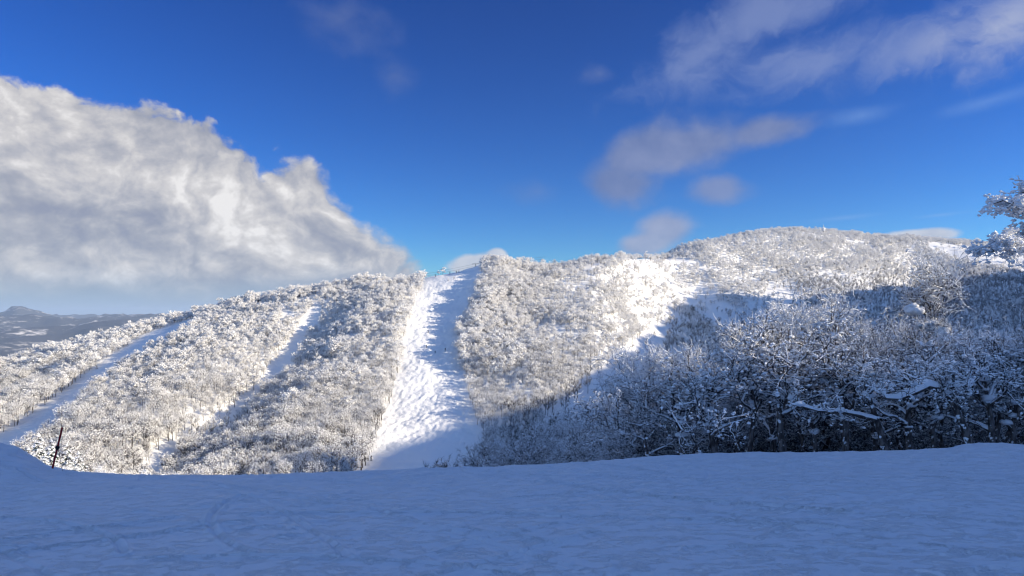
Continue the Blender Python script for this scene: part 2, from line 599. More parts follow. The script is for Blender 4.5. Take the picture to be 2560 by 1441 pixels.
# snow of the near piste: packed, scraped, with crusts
M_piste, gg, b = material('packed_snow')
pos = gg.new('ShaderNodeNewGeometry').outputs['Position']
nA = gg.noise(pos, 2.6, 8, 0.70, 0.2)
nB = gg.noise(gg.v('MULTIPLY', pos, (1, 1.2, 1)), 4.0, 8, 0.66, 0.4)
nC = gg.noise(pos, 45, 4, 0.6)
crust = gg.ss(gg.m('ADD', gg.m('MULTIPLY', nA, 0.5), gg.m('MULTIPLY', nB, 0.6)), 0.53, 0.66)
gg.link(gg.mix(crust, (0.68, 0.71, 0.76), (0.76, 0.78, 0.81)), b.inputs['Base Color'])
b.inputs['Roughness'].default_value = 0.55
hgt = gg.m('ADD', gg.m('MULTIPLY', crust, 0.5), gg.m('ADD', gg.m('MULTIPLY', nB, 0.5), gg.m('MULTIPLY', nC, 0.16)))
bump(gg, b, hgt, 1.0, 0.03)

# snow on the far slopes
M_snow, gg, b = material('slope_snow')
pos = gg.new('ShaderNodeNewGeometry').outputs['Position']
nA = gg.noise(pos, 0.05, 5, 0.55)
gg.link(gg.mix(nA, (0.84, 0.84, 0.84), (0.91, 0.90, 0.88)), b.inputs['Base Color'])
b.inputs['Roughness'].default_value = 0.6
nB = gg.noise(gg.v('MULTIPLY', pos, (1, 1, 1)), 0.45, 6, 0.6)
bump(gg, b, nB, 0.8, 0.6)

# ---------------- near piste
Yn = np.geomspace(2.5, 60, 620)
Un = np.linspace(-1.15, 1.15, 1150)
U2, Y2 = np.meshgrid(Un, Yn, indexing='ij')
X2 = U2 * Y2
Z2 = ground(X2, Y2)
near = smooth((40 - Y2) / 20)
ycr2 = np.interp(U2, CU, CYP)
Z2 += near * (fbm(X2 / 2.6, Y2 / 2.4, 3, 21) * 0.022 * smooth((Y2 - 2) / 6))
Z2 += near * (fbm(X2 / 0.5, Y2 / 0.5, 4, 33, 0.6) * 0.010)
Z2 += 0.045 * fbm(X2 / 0.35, Y2 / 0.35, 3, 71) * smooth((Y2 - 14) / 2) * smooth((24 - Y2) / 2)
chunk = fbm(X2 / 0.5, Y2 / 0.5, 5, 55, 0.62)
patch = smooth(fbm(X2 / 1.9, Y2 / 1.5, 3, 61) * 3.0 + 0.15)
Z2 += near * np.maximum(chunk - 0.10, 0) * 0.10 * patch * smooth((22 - Y2) / 6)
rngt = random.Random(5)
for k in range(60):                                     # edges of skis and boards cut shallow arcs
    x0, y0 = rngt.uniform(-11, 12), rngt.uniform(4, 16)
    hd = rngt.choice([rngt.gauss(0.9, 0.35), rngt.gauss(2.2, 0.4)])
    if abs(hd - math.pi / 2) < 0.4:
        hd += 0.8
    cv, L = rngt.gauss(0, 0.10), rngt.uniform(1.0, 9.0)
    npt = 12
    line, x, y = [], x0, y0
    for q_ in range(npt):
        line.append((x, y, 0.035))
        x += math.cos(hd) * L / npt
        y += math.sin(hd) * L / npt
        hd += cv * L / npt
    sel = (np.abs(X2 - x0) < L + 1) & (np.abs(Y2 - y0) < L + 1)
    d = line_dist(X2[sel], Y2[sel], line)
    Z2[sel] += (-0.042 * np.exp(-d * d) + 0.026 * np.exp(-(d - 2.1) ** 2)) * rngt.uniform(0.25, 0.85)
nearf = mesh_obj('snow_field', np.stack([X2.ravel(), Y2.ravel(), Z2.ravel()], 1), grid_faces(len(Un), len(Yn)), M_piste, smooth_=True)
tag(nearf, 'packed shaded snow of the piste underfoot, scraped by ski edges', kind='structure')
# piste continues under and behind the viewer
xb, yb = np.linspace(-120, 320, 90), np.concatenate([np.linspace(-160, -8, 30), np.linspace(-6, 2.6, 14)])
XB, YB = np.meshgrid(xb, yb, indexing='ij')
zb0 = float(np.mean(ZT[500:800, 0]))
ZB = zb0 * YB / 2.5 - 0.012 + fbm(XB / 9, YB / 9, 3, 4) * 0.4 * smooth((-YB) / 15)
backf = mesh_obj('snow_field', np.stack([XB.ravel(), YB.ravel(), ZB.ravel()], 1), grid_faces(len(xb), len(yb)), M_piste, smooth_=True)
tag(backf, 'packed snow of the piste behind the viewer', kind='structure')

# ---------------- the hill across the valley
Uh = np.linspace(-1.2, 1.2, 1500)
Yh = np.concatenate([np.geomspace(58, 235, 60, endpoint=False), np.geomspace(235, 1150, 560, endpoint=False), np.geomspace(1150, 4400, 40)])
U3, Y3 = np.meshgrid(Uh, Yh, indexing='ij')
X3 = U3 * Y3
Z3 = ground(X3, Y3)
px3, py3 = proj(X3, Y3, Z3)
run = in_poly(px3, py3, RUN) & (Y3 > 200) & (Y3 < 640)
runf = run.astype(float)
for _ in range(3):
    runf[1:-1] = (runf[:-2] + runf[1:-1] + runf[2:]) / 3
mog = fbm(X3 / 4.2 + 0.35 * Y3 / 5, Y3 / 6.0, 2, 77)
mog2 = np.sin(X3 / 0.62 + Y3 / 1.5 + 3 * fbm(X3 / 12, Y3 / 12, 2, 8)) * np.sin(Y3 / 1.15 - X3 / 1.9 + 3 * fbm(X3 / 11, Y3 / 11, 2, 18))
Z3 += runf * (fbm(X3 / 2.3, Y3 / 3.2, 2, 177) * 0.52 + mog * 0.12 + mog2 * 0.10) * smooth((py3 - 690) / 40) * smooth((1150 - py3) / 60)
Z3 += (1 - runf) * smooth((Y3 - 200) / 50) * smooth((1100 - Y3) / 100) * fbm(X3 / 6, Y3 / 4, 3, 31) * 0.6
hill = mesh_obj('hill', np.stack([X3.ravel(), Y3.ravel(), Z3.ravel()], 1), grid_faces(len(Uh), len(Yh)), M_snow, smooth_=True)
tag(hill, 'snowy hill with ski runs across the valley', kind='structure')

# ---------------- the ridge out of frame on the sun side, whose shadow lies over piste and valley
def RX(y):
    return 500 + 0.45 * y


shadow_px = [(330, 1240), (520, 1235), (700, 1218), (870, 1188), (930, 1140), (1010, 1112), (1090, 1086), (1160, 1076), (1250, 1040), (1340, 1012), (1410, 985), (1500, 915), (1570, 868),
             (1640, 835), (1668, 795), (1695, 755), (1760, 738), (1850, 735), (1960, 745), (2080, 735), (2250, 715), (2400, 700), (2560, 690), (2700, 680)]
keys = []
for x, y in shadow_px:
    u = (x - CX) / F
    Yc_ = np.linspace(235, 1000, 3000)
    zc_ = ground(u * Yc_, Yc_)
    yy = HY - F * (zc_ - CZ) / Yc_
    k = int(np.argmax(yy <= y)) if (yy <= y).any() else 0
    Pp = np.array([u * Yc_[k], Yc_[k], zc_[k]])
    t = (RX(Pp[1]) - Pp[0]) / (S[0] - 0.45 * S[1])
    keys.append((Pp[1] + t * S[1], Pp[2] + t * S[2]))
keys.sort()
near_keys = []
for (X, Y, z) in [(-14, 17, 3.5), (0, 20, 3.2), (14, 18, 2.6), (20, 30, 2.0), (20, 38, 0.8), (10, 50, -1.5), (-10, 62, -4)]:
    t = (RX(Y) - X) / (S[0] - 0.45 * S[1])
    near_keys.append((Y + t * S[1], z + t * S[2]))
near_keys.sort()
print('ridge near keys', [(round(a), round(b)) for a, b in near_keys])
print('ridge far keys', [(round(a), round(b)) for a, b in keys])
ky = np.array([-400, -250] + [k[0] for k in near_keys] + [k[0] for k in keys if k[0] > near_keys[-1][0] + 15] + [1000, 1300, 1700])
kz = np.array([230, 205] + [k[1] for k in near_keys] + [k[1] for k in keys if k[0] > near_keys[-1][0] + 15] + [190, 170, 120])
ry = np.linspace(-380, 1500, 900)
rs = np.concatenate([-np.geomspace(0.5, 520, 46)[::-1], [0], np.geomspace(0.5, 420, 40)])
RS, RY_ = np.meshgrid(rs, ry, indexing='ij')
crz = np.interp(RY_, ky, kz) + fbm(RY_ / 22, RY_ * 0 + 3.3, 3, 66) * 7 * smooth((RY_ - 120) / 150) + fbm(RY_ / 9, RY_ * 0 + 7.7, 3, 67) * 9 * smooth((RY_ - 330) / 120)
dd = np.abs(RS)
prof_ = np.where(RS < 0, dd * 0.60, dd * 0.55)
RXX = RX(RY_) + RS
foot = np.maximum(0.84 * RY_, 75)                       # the flank starts well outside the view
gfl = np.where(RY_ > 60, ground(RXX, np.maximum(RY_, 60)), -3.0)
tf = np.clip((RXX - foot) / np.maximum(RX(RY_) - foot, 20), 0, 1)
RZ = np.where(RS < 0, gfl + (crz - gfl) * tf ** 1.25 - 30.0 * (1 - smooth(tf * 10)), crz - prof_)
RZ += fbm(RXX / 60, RY_ / 60, 4, 40) * 9 * smooth(dd / 60) * smooth(tf * 3)
ridge = mesh_obj('hill', np.stack([RXX.ravel(), RY_.ravel(), RZ.ravel()], 1), grid_faces(len(rs), len(ry)), M_snow, smooth_=True)
tag(ridge, 'snowy ridge on the sun side of the valley', kind='structure')

# ---------------- far land and mountains
M_far, gg, b = material('far_land')
pos = gg.new('ShaderNodeNewGeometry').outputs['Position']
n1 = gg.noise(gg.v('MULTIPLY', pos, (1, 0.6, 2)), 0.0026, 8, 0.62, 0.4)
n2 = gg.noise(pos, 0.016, 5, 0.6)
k = gg.ss(gg.m('ADD', gg.m('MULTIPLY', n1, 0.75), gg.m('MULTIPLY', n2, 0.3)), 0.54, 0.68)
gg.link(gg.mix(k, (0.035, 0.036, 0.042), (0.68, 0.64, 0.60)), b.inputs['Base Color'])
b.inputs['Roughness'].default_value = 0.9
uf, yf = np.linspace(-1.5, 1.5, 620), np.geomspace(1800, 17000, 260)
U4, Y4 = np.meshgrid(uf, yf, indexing='ij')
X4 = U4 * Y4
rid = 1 - np.abs(fbm(X4 / 2600, Y4 / 2600, 5, 90)) * 2.2
rid2 = 1 - np.abs(fbm(X4 / 900, Y4 / 900, 4, 91)) * 2.2
far = smooth((Y4 - 2600) / 9000)
Z4 = -430 + rid * (110 + 190 * far) + rid2 * 60 * (0.4 + far) + far * 95
pxf = CX + F * U4
Z4 += 120 * far * np.exp(-((pxf - 42) / 26) ** 2) * np.exp(-((Y4 - 13500) / 1300) ** 2)
Z4 += 70 * far * np.exp(-((pxf - 60) / 110) ** 2) * np.exp(-((Y4 - 13500) / 2200) ** 2)
cap = CZ + Y4 * (HY - 779) / F
Z4 = np.where(np.abs(pxf - 42) > 90, np.minimum(Z4, cap + 25 * (rid2 - 0.7)), np.minimum(Z4, CZ + Y4 * (HY - 766) / F))
mt = mesh_obj('mountains', np.stack([X4.ravel(), Y4.ravel(), Z4.ravel()], 1), grid_faces(len(uf), len(yf)), M_far, smooth_=True)
tag(mt, 'hazy blue mountains far beyond the hill', kind='structure')
gs = 30000.0
gr = mesh_obj('ground', [(-gs, -gs, -450), (gs, -gs, -450), (gs, gs, -450), (-gs, gs, -450)], np.array([[0, 1, 2, 3]]), M_far)
tag(gr, 'far snowy lowland', kind='structure')

# haze: an even thin air round camera and land
bx = 31000.0
hv = [(x, y, z) for x in (-bx, bx) for y in (-bx, bx) for z in (-452, 330)]
hf = np.array([[0, 1, 3, 2], [4, 6, 7, 5], [0, 4, 5, 1], [2, 3, 7, 6], [0, 2, 6, 4], [1, 5, 7, 3]])
M_haze = bpy.data.materials.new('haze_air')
M_haze.use_nodes = True
ht = M_haze.node_tree
for n in list(ht.nodes):
    ht.nodes.remove(n)
ho = ht.nodes.new('ShaderNodeOutputMaterial')
hp = ht.nodes.new('ShaderNodeVolumePrincipled')
hp.inputs['Color'].default_value = (0.60, 0.76, 1.0, 1)
hp.inputs['Density'].default_value = 0.00004
hp.inputs['Anisotropy'].default_value = 0.1
ht.links.new(hp.outputs[0], ho.inputs['Volume'])
hz = mesh_obj('haze', hv, hf, M_haze)
tag(hz, 'thin pale winter haze over the valley', kind='stuff')


# ------------------------------------------------------------------ tree building
class Buf:
    def __init__(self):
        self.v, self.f, self.mi, self.n = [], {3: [], 4: []}, {3: [], 4: []}, 0
        self.tubes = {}

    def add(self, v, f, mi):
        self.v.append(v)
        k = f.shape[1]
        self.f[k].append(f + self.n)
        self.mi[k].append(np.full(len(f), mi))
        self.n += len(v)

    def tube(self, pts, radii, sides=3, mi=0):
        self.tubes.setdefault((len(pts), sides, mi), []).append((pts, radii))

    def flush(self):
        for (k, sides, mi), lst in self.tubes.items():
            Pn = np.array([t[0] for t in lst], float)            # N,k,3
            R = np.array([t[1] for t in lst], float)
            D = np.empty_like(Pn)
            D[:, 1:-1] = Pn[:, 2:] - Pn[:, :-2]
            D[:, 0] = Pn[:, 1] - Pn[:, 0]
            D[:, -1] = Pn[:, -1] - Pn[:, -2]
            D /= np.linalg.norm(D, axis=2, keepdims=True) + 1e-9
            mean = D.mean(axis=1, keepdims=True)
            ref = np.where(np.abs(mean[..., 2:3]) > 0.8, np.array([1.0, 0, 0]), np.array([0, 0, 1.0]))
            A = np.cross(D, np.broadcast_to(ref, D.shape))
            A /= np.linalg.norm(A, axis=2, keepdims=True) + 1e-9
            B = np.cross(D, A)
            ang = np.arange(sides) * 2 * math.pi / sides
            V = Pn[:, :, None, :] + R[:, :, None, None] * (A[:, :, None, :] * np.cos(ang)[None, None, :, None] + B[:, :, None, :] * np.sin(ang)[None, None, :, None])
            N = len(lst)
            base = np.arange(N)[:, None, None] * k * sides
            i = np.arange(k - 1)[None, :, None] * sides
            s_ = np.arange(sides)[None, None, :]
            s2 = (s_ + 1) % sides
            f = np.stack([base + i + s_, base + i + s2, base + i + sides + s2, base + i + sides + s_], -1).reshape(-1, 4)
            self.add(V.reshape(-1, 3), f, mi)
        self.tubes = {}

    def knobs(self, c, size, rng, mi=0, squash=0.75, up=0.0):
        """angular rime lumps: jittered octahedra"""
        n = len(c)
        dirs = np.array([[1, 0, 0], [-1, 0, 0], [0, 1, 0], [0, -1, 0], [0, 0, 1], [0, 0, -1]], float)
        th = rng.uniform(0, 2 * math.pi, n)
        ct, st = np.cos(th), np.sin(th)
        D = np.repeat(dirs[None], n, 0) * rng.uniform(0.65, 1.35, (n, 6, 1)) + rng.normal(0, 0.15, (n, 6, 3))
        D[..., 2] *= squash
        x = D[..., 0] * ct[:, None] - D[..., 1] * st[:, None]
        y = D[..., 0] * st[:, None] + D[..., 1] * ct[:, None]
        V = np.stack([x, y, D[..., 2]], -1) * size[:, None, None] + c[:, None, :]
        fl = np.array([[0, 2, 4], [2, 1, 4], [1, 3, 4], [3, 0, 4], [2, 0, 5], [1, 2, 5], [3, 1, 5], [0, 3, 5]])
        f = (np.arange(n)[:, None, None] * 6 + fl[None]).reshape(-1, 3)
        self.add(V.reshape(-1, 3), f, mi)

    def blob(self, c, r, rng, mi=0, seg=8, rings=5, flat=0.7):
        """rounded pad of snow, uneven"""
        vs = [(0, 0, -1.0)]
        for i in range(1, rings):
            ph = -math.pi / 2 + math.pi * i / rings
            for j in range(seg):
                th = 2 * math.pi * j / seg + i * 0.3
                vs.append((math.cos(ph) * math.cos(th), math.cos(ph) * math.sin(th), math.sin(ph)))
        vs.append((0, 0, 1.0))
        v = np.array(vs)
        v *= (1 + rng.normal(0, 0.12, (len(v), 1)))
        v *= np.array(r) if np.ndim(r) else np.array([r, r, r * flat])
        v += np.array(c)
        quads = []
        for i in range(rings - 2):
            for j in range(seg):
                a = 1 + i * seg
                quads.append((a + j, a + (j + 1) % seg, a + seg + (j + 1) % seg, a + seg + j))
        tris = [(0, 1 + (j + 1) % seg, 1 + j) for j in range(seg)]
        a = 1 + (rings - 2) * seg
        tris += [(len(v) - 1, a + j, a + (j + 1) % seg) for j in range(seg)]
        n0 = self.n
        self.add(v, np.array(quads), mi)
        self.f[3].append(np.array(tris) + n0)
        self.mi[3].append(np.full(len(tris), mi))

    def build(self, name, mats, parent=None, smooth_=False):
        self.flush()
        V = np.concatenate(self.v)
        fs, mi = [], []
        for k in (3, 4):
            if self.f[k]:
                fs.append(np.concatenate(self.f[k]))
                mi.append(np.concatenate(self.mi[k]))
        return mesh_obj(name, V, fs, None, parent, smooth_, mats=mats, midx=np.concatenate(mi))


def bark_material(name, dark, light, snow_lo, snow_hi, patchy=0.25, wind=0.0):
    """bark with snow lying on whatever faces up and plastered on in patches"""
    m_, gg, b = material(name)
    geo = gg.new('ShaderNodeNewGeometry')
    oc = gg.new('ShaderNodeTexCoord').outputs['Object']
    n1 = gg.noise(gg.v('MULTIPLY', oc, (1, 1, 0.35)), 9, 5, 0.6)
    n2 = gg.noise(oc, 3.0, 4, 0.6)
    bark = gg.mix(gg.ss(n1, 0.42, 0.62), dark, light)
    nz = gg.m('MAXIMUM', gg.sep(geo.outputs['Normal'])[2], gg.m('MULTIPLY', gg.v('DOT_PRODUCT', geo.outputs['Normal'], (-0.80, -0.50, 0.2), out=1), wind))
    k = gg.ss(gg.m('ADD', nz, gg.m('MULTIPLY', gg.m('SUBTRACT', n2, 0.5), patchy * 4)), snow_lo, snow_hi)
    gg.link(gg.mix(k, bark, (0.86, 0.88, 0.90)), b.inputs['Base Color'])
    b.inputs['Roughness'].default_value = 0.8
    return m_


M_bark = bark_material('birch_bark', (0.035, 0.030, 0.030), (0.16, 0.14, 0.13), 0.38, 0.50, 0.5, 0.30)
M_bark_far = bark_material('grey_bark', (0.05, 0.042, 0.04), (0.12, 0.10, 0.09), 0.5, 0.8, 0.15)
M_twig = plain('dark_twig', (0.022, 0.018, 0.018), 0.85, vary=0.3)
M_twig_grey = plain('rimed_twig', (0.40, 0.385, 0.38), 0.85, vary=0.3)


def rime_mat(name, lo, hi):
    m_, gg, b = material(name)
    rn = gg.new('ShaderNodeObjectInfo').outputs['Random']
    gg.link(gg.mix(rn, lo, hi), b.inputs['Base Color'])
    b.inputs['Roughness'].default_value = 0.75
    return m_


M_rime = rime_mat('rime', (0.76, 0.75, 0.74), (0.90, 0.89, 0.87))
M_rime_b = rime_mat('rime_on_twigs', (0.58, 0.57, 0.56), (0.74, 0.73, 0.71))
M_load = plain('lying_snow', (0.87, 0.88, 0.90), 0.6, vary=0.03)
M_load_s, gg, b = material('snow_cushions')
b.inputs['Base Color'].default_value = (0.87, 0.88, 0.90, 1)
b.inputs['Roughness'].default_value = 0.6
bump(gg, b, gg.noise(gg.new('ShaderNodeTexCoord').outputs['Object'], 6, 5, 0.6), 1.0, 0.06)


def unit(v):
    return v / (np.linalg.norm(v) + 1e-9)


def hill_tree(seed, H, frosty, bare=False):
    """a frosted broadleaf of the far slope, built once and copied: trunk + crown"""
    rng = np.random.default_rng(seed)
    tb, cb = Buf(), Buf()
    lean = rng.normal(0, 0.05, 2)
    n = 6
    tp = np.array([[lean[0] * H * t * t + rng.normal(0, 0.05), lean[1] * H * t * t + rng.normal(0, 0.05), H * 0.80 * t - 0.4 * (t == 0)] for t in np.linspace(0, 1, n)])
    tb.tube(tp, np.linspace(0.17, 0.05, n) * H / 9, 5, 0)
    nl = 9
    spread = H * (0.27 if frosty else 0.24)
    ends = []
    for k in range(nl):
        f = rng.uniform(0.3, 0.85)
        p0 = tp[0] + (tp[-1] - tp[0]) * f
        a = k * 2.4 + rng.normal(0, 0.3)
        e = p0 + np.array([math.cos(a) * spread * rng.uniform(0.6, 1.1), math.sin(a) * spread * rng.uniform(0.6, 1.1), H * rng.uniform(0.10, 0.26)])
        m1 = (p0 + e) / 2 + np.array([0, 0, -0.03 * H]) + rng.normal(0, 0.1, 3)
        tb.tube(np.array([p0, m1, e]), np.array([0.06, 0.04, 0.02]) * H / 9, 3, 0)
        ends.append((p0, e))
    ends.append((tp[3], tp[-1] + np.array([0, 0, 0.1 * H])))
    cc_, sz = [], []
    nk = 27 if frosty else (9 if bare else 26)
    for p0, e in ends:
        ctr = e
        k = nk
        d = rng.normal(0, 1, (k, 3)) * np.array([0.085, 0.085, 0.060]) * H
        cc_.append(ctr + d)
        sz.append(rng.uniform(0.022, 0.046, k) * H if frosty else rng.uniform(0.010, 0.024, k) * H)
        for j in range(7 if frosty else (26 if bare else 16)):
            s0 = p0 + (e - p0) * rng.uniform(0.35, 1)
            dr = unit(rng.normal(0, 1, 3) + np.array([0, 0, 0.9]) + unit(e - p0))
            L = H * rng.uniform(0.08, 0.17)
            s1 = s0 + dr * L * 0.5 + rng.normal(0, 0.02, 3) * H / 9
            cb.tube(np.array([s0, s1, s0 + dr * L]), np.array([0.022, 0.018, 0.010]) * H / 9 * (1.0 if frosty else 1.4), 3, (2 if j % 4 else 1) if bare else (2 if (frosty and j % 2 == 0) or (not frosty and j % 3 == 0) else 1))
    cc_, sz = np.concatenate(cc_), np.concatenate(sz)
    cb.knobs(cc_, sz, rng, 0, 0.8)
    root = bpy.data.objects.new('frosted_tree', None)
    COL.objects.link(root)
    tr = tb.build('trunk', [M_bark_far], root)
    cr_ = cb.build('crown', [M_rime, M_twig_grey if not frosty else M_rime_b, M_twig], root)
    return root, tr, cr_


def copy_tree(root, loc, rz, sc, lean=(0, 0)):
    r = root.copy()
    COL.objects.link(r)
    r.location = loc
    r.rotation_euler = (lean[0], lean[1], rz)
    r.scale = (sc, sc, sc) if np.ndim(sc) == 0 else sc
    for ch in root.children:
        c = ch.copy()
        COL.objects.link(c)
        c.parent = r
    return r


VARIANTS = [hill_tree(100 + i, 9.0, True) for i in range(5)] + [hill_tree(200 + i, 12.0, False) for i in range(5)] + [hill_tree(300 + i, 11.0, False, True) for i in range(3)]

# ------------------------------------------------------------------ where hillside trees stand
rng = np.random.default_rng(11)
sp = 3.65
gx, gy = np.meshgrid(np.arange(-760, 900, sp), np.arange(232, 1120, sp), indexing='ij')
tx = (gx + rng.uniform(-0.48, 0.48, gx.shape) * sp).ravel()
ty = (gy + rng.uniform(-0.48, 0.48, gy.shape) * sp).ravel()
u = tx / ty
keep = (u > -0.92) & (u < 0.86)
tx, ty, u = tx[keep], ty[keep], u[keep]
rY = np.interp(u, UG, RIDGE_Y)
keep = ty < rY * 1.03 + 8
tx, ty, u, rY = tx[keep], ty[keep], u[keep], rY[keep]
tz = ground(tx, ty)
px, py = proj(tx, ty, tz)
rnd = rng.uniform(0, 1, len(tx))
dens = np.full(len(tx), 0.92)
clump = fbm(tx / 26, ty / 26, 3, 14)
dens *= np.where(px < 1250, 0.95 + 0.3 * clump, 1.0)
# thins out to the right, over the spur and on the mountain
spur = smooth((px - 1330) / 230)
dens *= 1 - spur * (0.42 - 0.9 * clump) * (px < 1720)
dens = np.where((px > 1720), np.clip(0.62 + 1.3 * clump, 0.1, 0.95), dens)
dens = np.where((px > 2000) & (py > 660) & (ty < 900), 0.93, dens)
dens = np.where(ty > 760, np.clip(0.80 + 0.7 * clump, 0, 0.9), dens)
for lineD, f0 in ((LEFT_RUN, 0.0), (MID_RUN, 0.0), (FOOT_GAP, 0.18), (CHUTE, 0.02), (BOWL, 0.16), (LIT_SCREE, 0.38), (TOP_OPEN, 0.06), (GAP_A, 0.0)):
    d = line_dist(px, py, lineD)
    dens = np.where(d < 1.0, np.minimum(dens, f0), dens)
inrun = in_poly(px, py, RUN) & (ty < 640)
edge_d = np.minimum(np.abs(px - np.interp(py, [690, 760, 850, 950, 1030, 1110, 1180], [1062, 1035, 1010, 992, 968, 938, 912])),
                    np.abs(px - np.interp(py, [690, 760, 830, 900, 980, 1060, 1110, 1180], [1200, 1178, 1140, 1145, 1170, 1190, 1205, 1215])))
dens = np.where((px > 1120) & (px < 1250) & (ty < 620), 1.0, dens)
dens = np.where(inrun, 0, dens)
# ridge top beside the run stays open so that the lift and skiers show against the sky
dens = np.where((px > 1066) & (px < 1203) & (ty > 560), 0, dens)
# mid-foot of the slope below the dark bank
keep = rnd < dens
tx, ty, tz, px, py, u, rY = [a[keep] for a in (tx, ty, tz, px, py, u, rY)]
N = len(tx)
hfrac = np.clip((tz + 62) / 85, 0, 1)              # 0 foot, 1 ridge of the near hill
frostp = smooth((hfrac - 0.12) / 0.5)
frostp = np.where((px > 1330) & (px < 1700), frostp * 0.62, frostp)
isf = rng.uniform(0, 1, N) < frostp
var = np.where(isf, rng.integers(0, 5, N), rng.integers(5, 10, N))
# little rime right of the spur, and along the foot
barep = smooth((px - 1800) / 300) * smooth((py - 655) / 60) * 0.9
barep = np.maximum(barep, smooth((px - 1240) / 60) * smooth((py - np.interp(px, [1200, 1400, 1550, 1650, 1750], [1040, 990, 880, 800, 760])) / 30) * 0.7)
barep = np.maximum(barep, 0.30 * smooth((0.16 - hfrac) / 0.1))
isb = rng.uniform(0, 1, N) < barep
var = np.where(isb, rng.integers(10, 13, N), var)
hgt_m = 11.0 - 4.0 * smooth(hfrac * 1.6) + rng.normal(0, 1.3, N)
hgt_m *= 0.95 + 0.45 * fbm(tx / 16, ty / 16, 2, 52)
hgt_m = np.where(ty > 640, hgt_m * 0.88, hgt_m)
hgt_m = np.where(px > 1700, hgt_m * rng.uniform(0.75, 1.1, N), hgt_m)
hgt_m = np.clip(hgt_m * 0.89, 3.8, 12)
# trees right of the run: heights shaped for the shadow they cast on it
eastf = smooth((px - 1110) / 20) * smooth((1400 - px) / 150) * (ty < 620)
hgt_m *= 1 + eastf * (0.36 * smooth((py - 690) / 60) - 0.62 * smooth((py - 880) / 130))
sc_ = hgt_m / np.where(var < 5, 9.0, np.where(var < 10, 12.0, 11.0))
rot = rng.uniform(0, 2 * math.pi, N)
print('hillside trees', N)

# the 230 that show largest stand as trees of their own
DARK_TOP_X = [1150, 1205, 1260, 1350, 1400, 1480, 1560, 1600, 1640, 1700, 1800, 1900, 1950, 2010, 2100, 2200, 2300, 2380, 2450, 2560, 2700, 2900]
DARK_TOP_Y = [1200, 1090, 1065, 1050, 1010, 1000, 990, 905, 835, 850, 815, 795, 720, 705, 700, 715, 760, 790, 800, 745, 700, 680]
crest_here = np.interp(u, CU, CYP)
dark_here = np.interp(px, DARK_TOP_X, DARK_TOP_Y, left=9999)
vis_bottom = np.minimum(crest_here, dark_here)
top_y = py - hgt_m * F / ty
show = np.clip(np.minimum(py, vis_bottom) - top_y, 0, None)
big = np.where((px > 10) & (px < 2550), show, 0)
order = np.argsort(-big)[:230]
ind = np.zeros(N, bool)
ind[order] = True

# ranks for labels: rows by how high the foot stands, counted from the mogul run outwards
ids = np.where(ind)[0]
used = {}
side = np.where(px[ids] < 1060, 'left', 'right')
rows = np.digitize(py[ids], [1090, 1125, 1160, 1195])      # 0 high ... 4 lowest
rowname = ['fifth', 'fourth', 'third', 'second', 'lowest']


def ordinal(n):
    return f"{n}{'th' if 10 <= n % 100 <= 20 else {1: 'st', 2: 'nd', 3: 'rd'}.get(n % 10, 'th')}"


for sd in ('left', 'right'):
    for rw in range(5):
        sel = ids[(side == sd) & (rows == rw)]
        sel = sel[np.argsort(-px[sel] if sd == 'left' else px[sel])]
        for k, i in enumerate(sel):
            vroot = VARIANTS[var[i]][0]
            v = int(var[i])
            if v not in used:
                used[v] = True
                r = vroot
                r.location = (tx[i], ty[i], tz[i])
                r.rotation_euler = (0, 0, rot[i])
                r.scale = (sc_[i],) * 3
            else:
                r = copy_tree(vroot, (tx[i], ty[i], tz[i]), rot[i], sc_[i])
            look = 'white rime-covered' if v < 5 else ('thin grey-frosted' if v < 10 else 'nearly bare dark')
            tag(r, f"{look} tree, {ordinal(k + 1)} {sd} of the mogul run in the {rowname[rw]} row", 'tree', 'frosted trees at the foot of the hillside')
for v in range(13):
    if v not in used:        # every kind is also placed once as a tree of its own
        cand = np.where(~ind & (var == v) & (px > 20) & (px < 900) & (top_y < vis_bottom - 10))[0]
        i = cand[np.argmax(show[cand])]
        ind[i] = True
        r = VARIANTS[v][0]
        r.location = (tx[i], ty[i], tz[i])
        r.rotation_euler = (0, 0, rot[i])
        r.scale = (sc_[i],) * 3
        tag(r, f"round {'snow-white' if v < 5 else ('grey' if v < 10 else 'dark')} frosted tree above the lowest rows, {ordinal(v + 1)} lone one left of the mogul run", 'tree', 'frosted trees at the foot of the hillside')

# all the others: one stuff object
rest = ~ind
pm = bpy.data.meshes.new('frosted_forest')
pc = np.stack([tx[rest], ty[rest], tz[rest]], 1).astype(np.float32)
pm.vertices.add(len(pc))
pm.vertices.foreach_set('co', pc.ravel())
for nm, typ, arr in (('variant', 'INT', var[rest].astype(np.int32)), ('turn', 'FLOAT', rot[rest].astype(np.float32)), ('size', 'FLOAT', sc_[rest].astype(np.float32))):
    at = pm.attributes.new(nm, typ, 'POINT')
    at.data.foreach_set('value', arr)
forest = bpy.data.objects.new('frosted_forest', pm)
COL.objects.link(forest)
tag(forest, 'white frosted forest covering the hill between the ski runs', kind='stuff')
ng = bpy.data.node_groups.new('scatter', 'GeometryNodeTree')
ng.interface.new_socket('Geometry', in_out='INPUT', socket_type='NodeSocketGeometry')
ng.interface.new_socket('Geometry', in_out='OUTPUT', socket_type='NodeSocketGeometry')
gi, go = ng.nodes.new('NodeGroupInput'), ng.nodes.new('NodeGroupOutput')
iop = ng.nodes.new('GeometryNodeInstanceOnPoints')
ng.links.new(gi.outputs[0], iop.inputs['Points'])
jn = ng.nodes.new('GeometryNodeJoinGeometry')
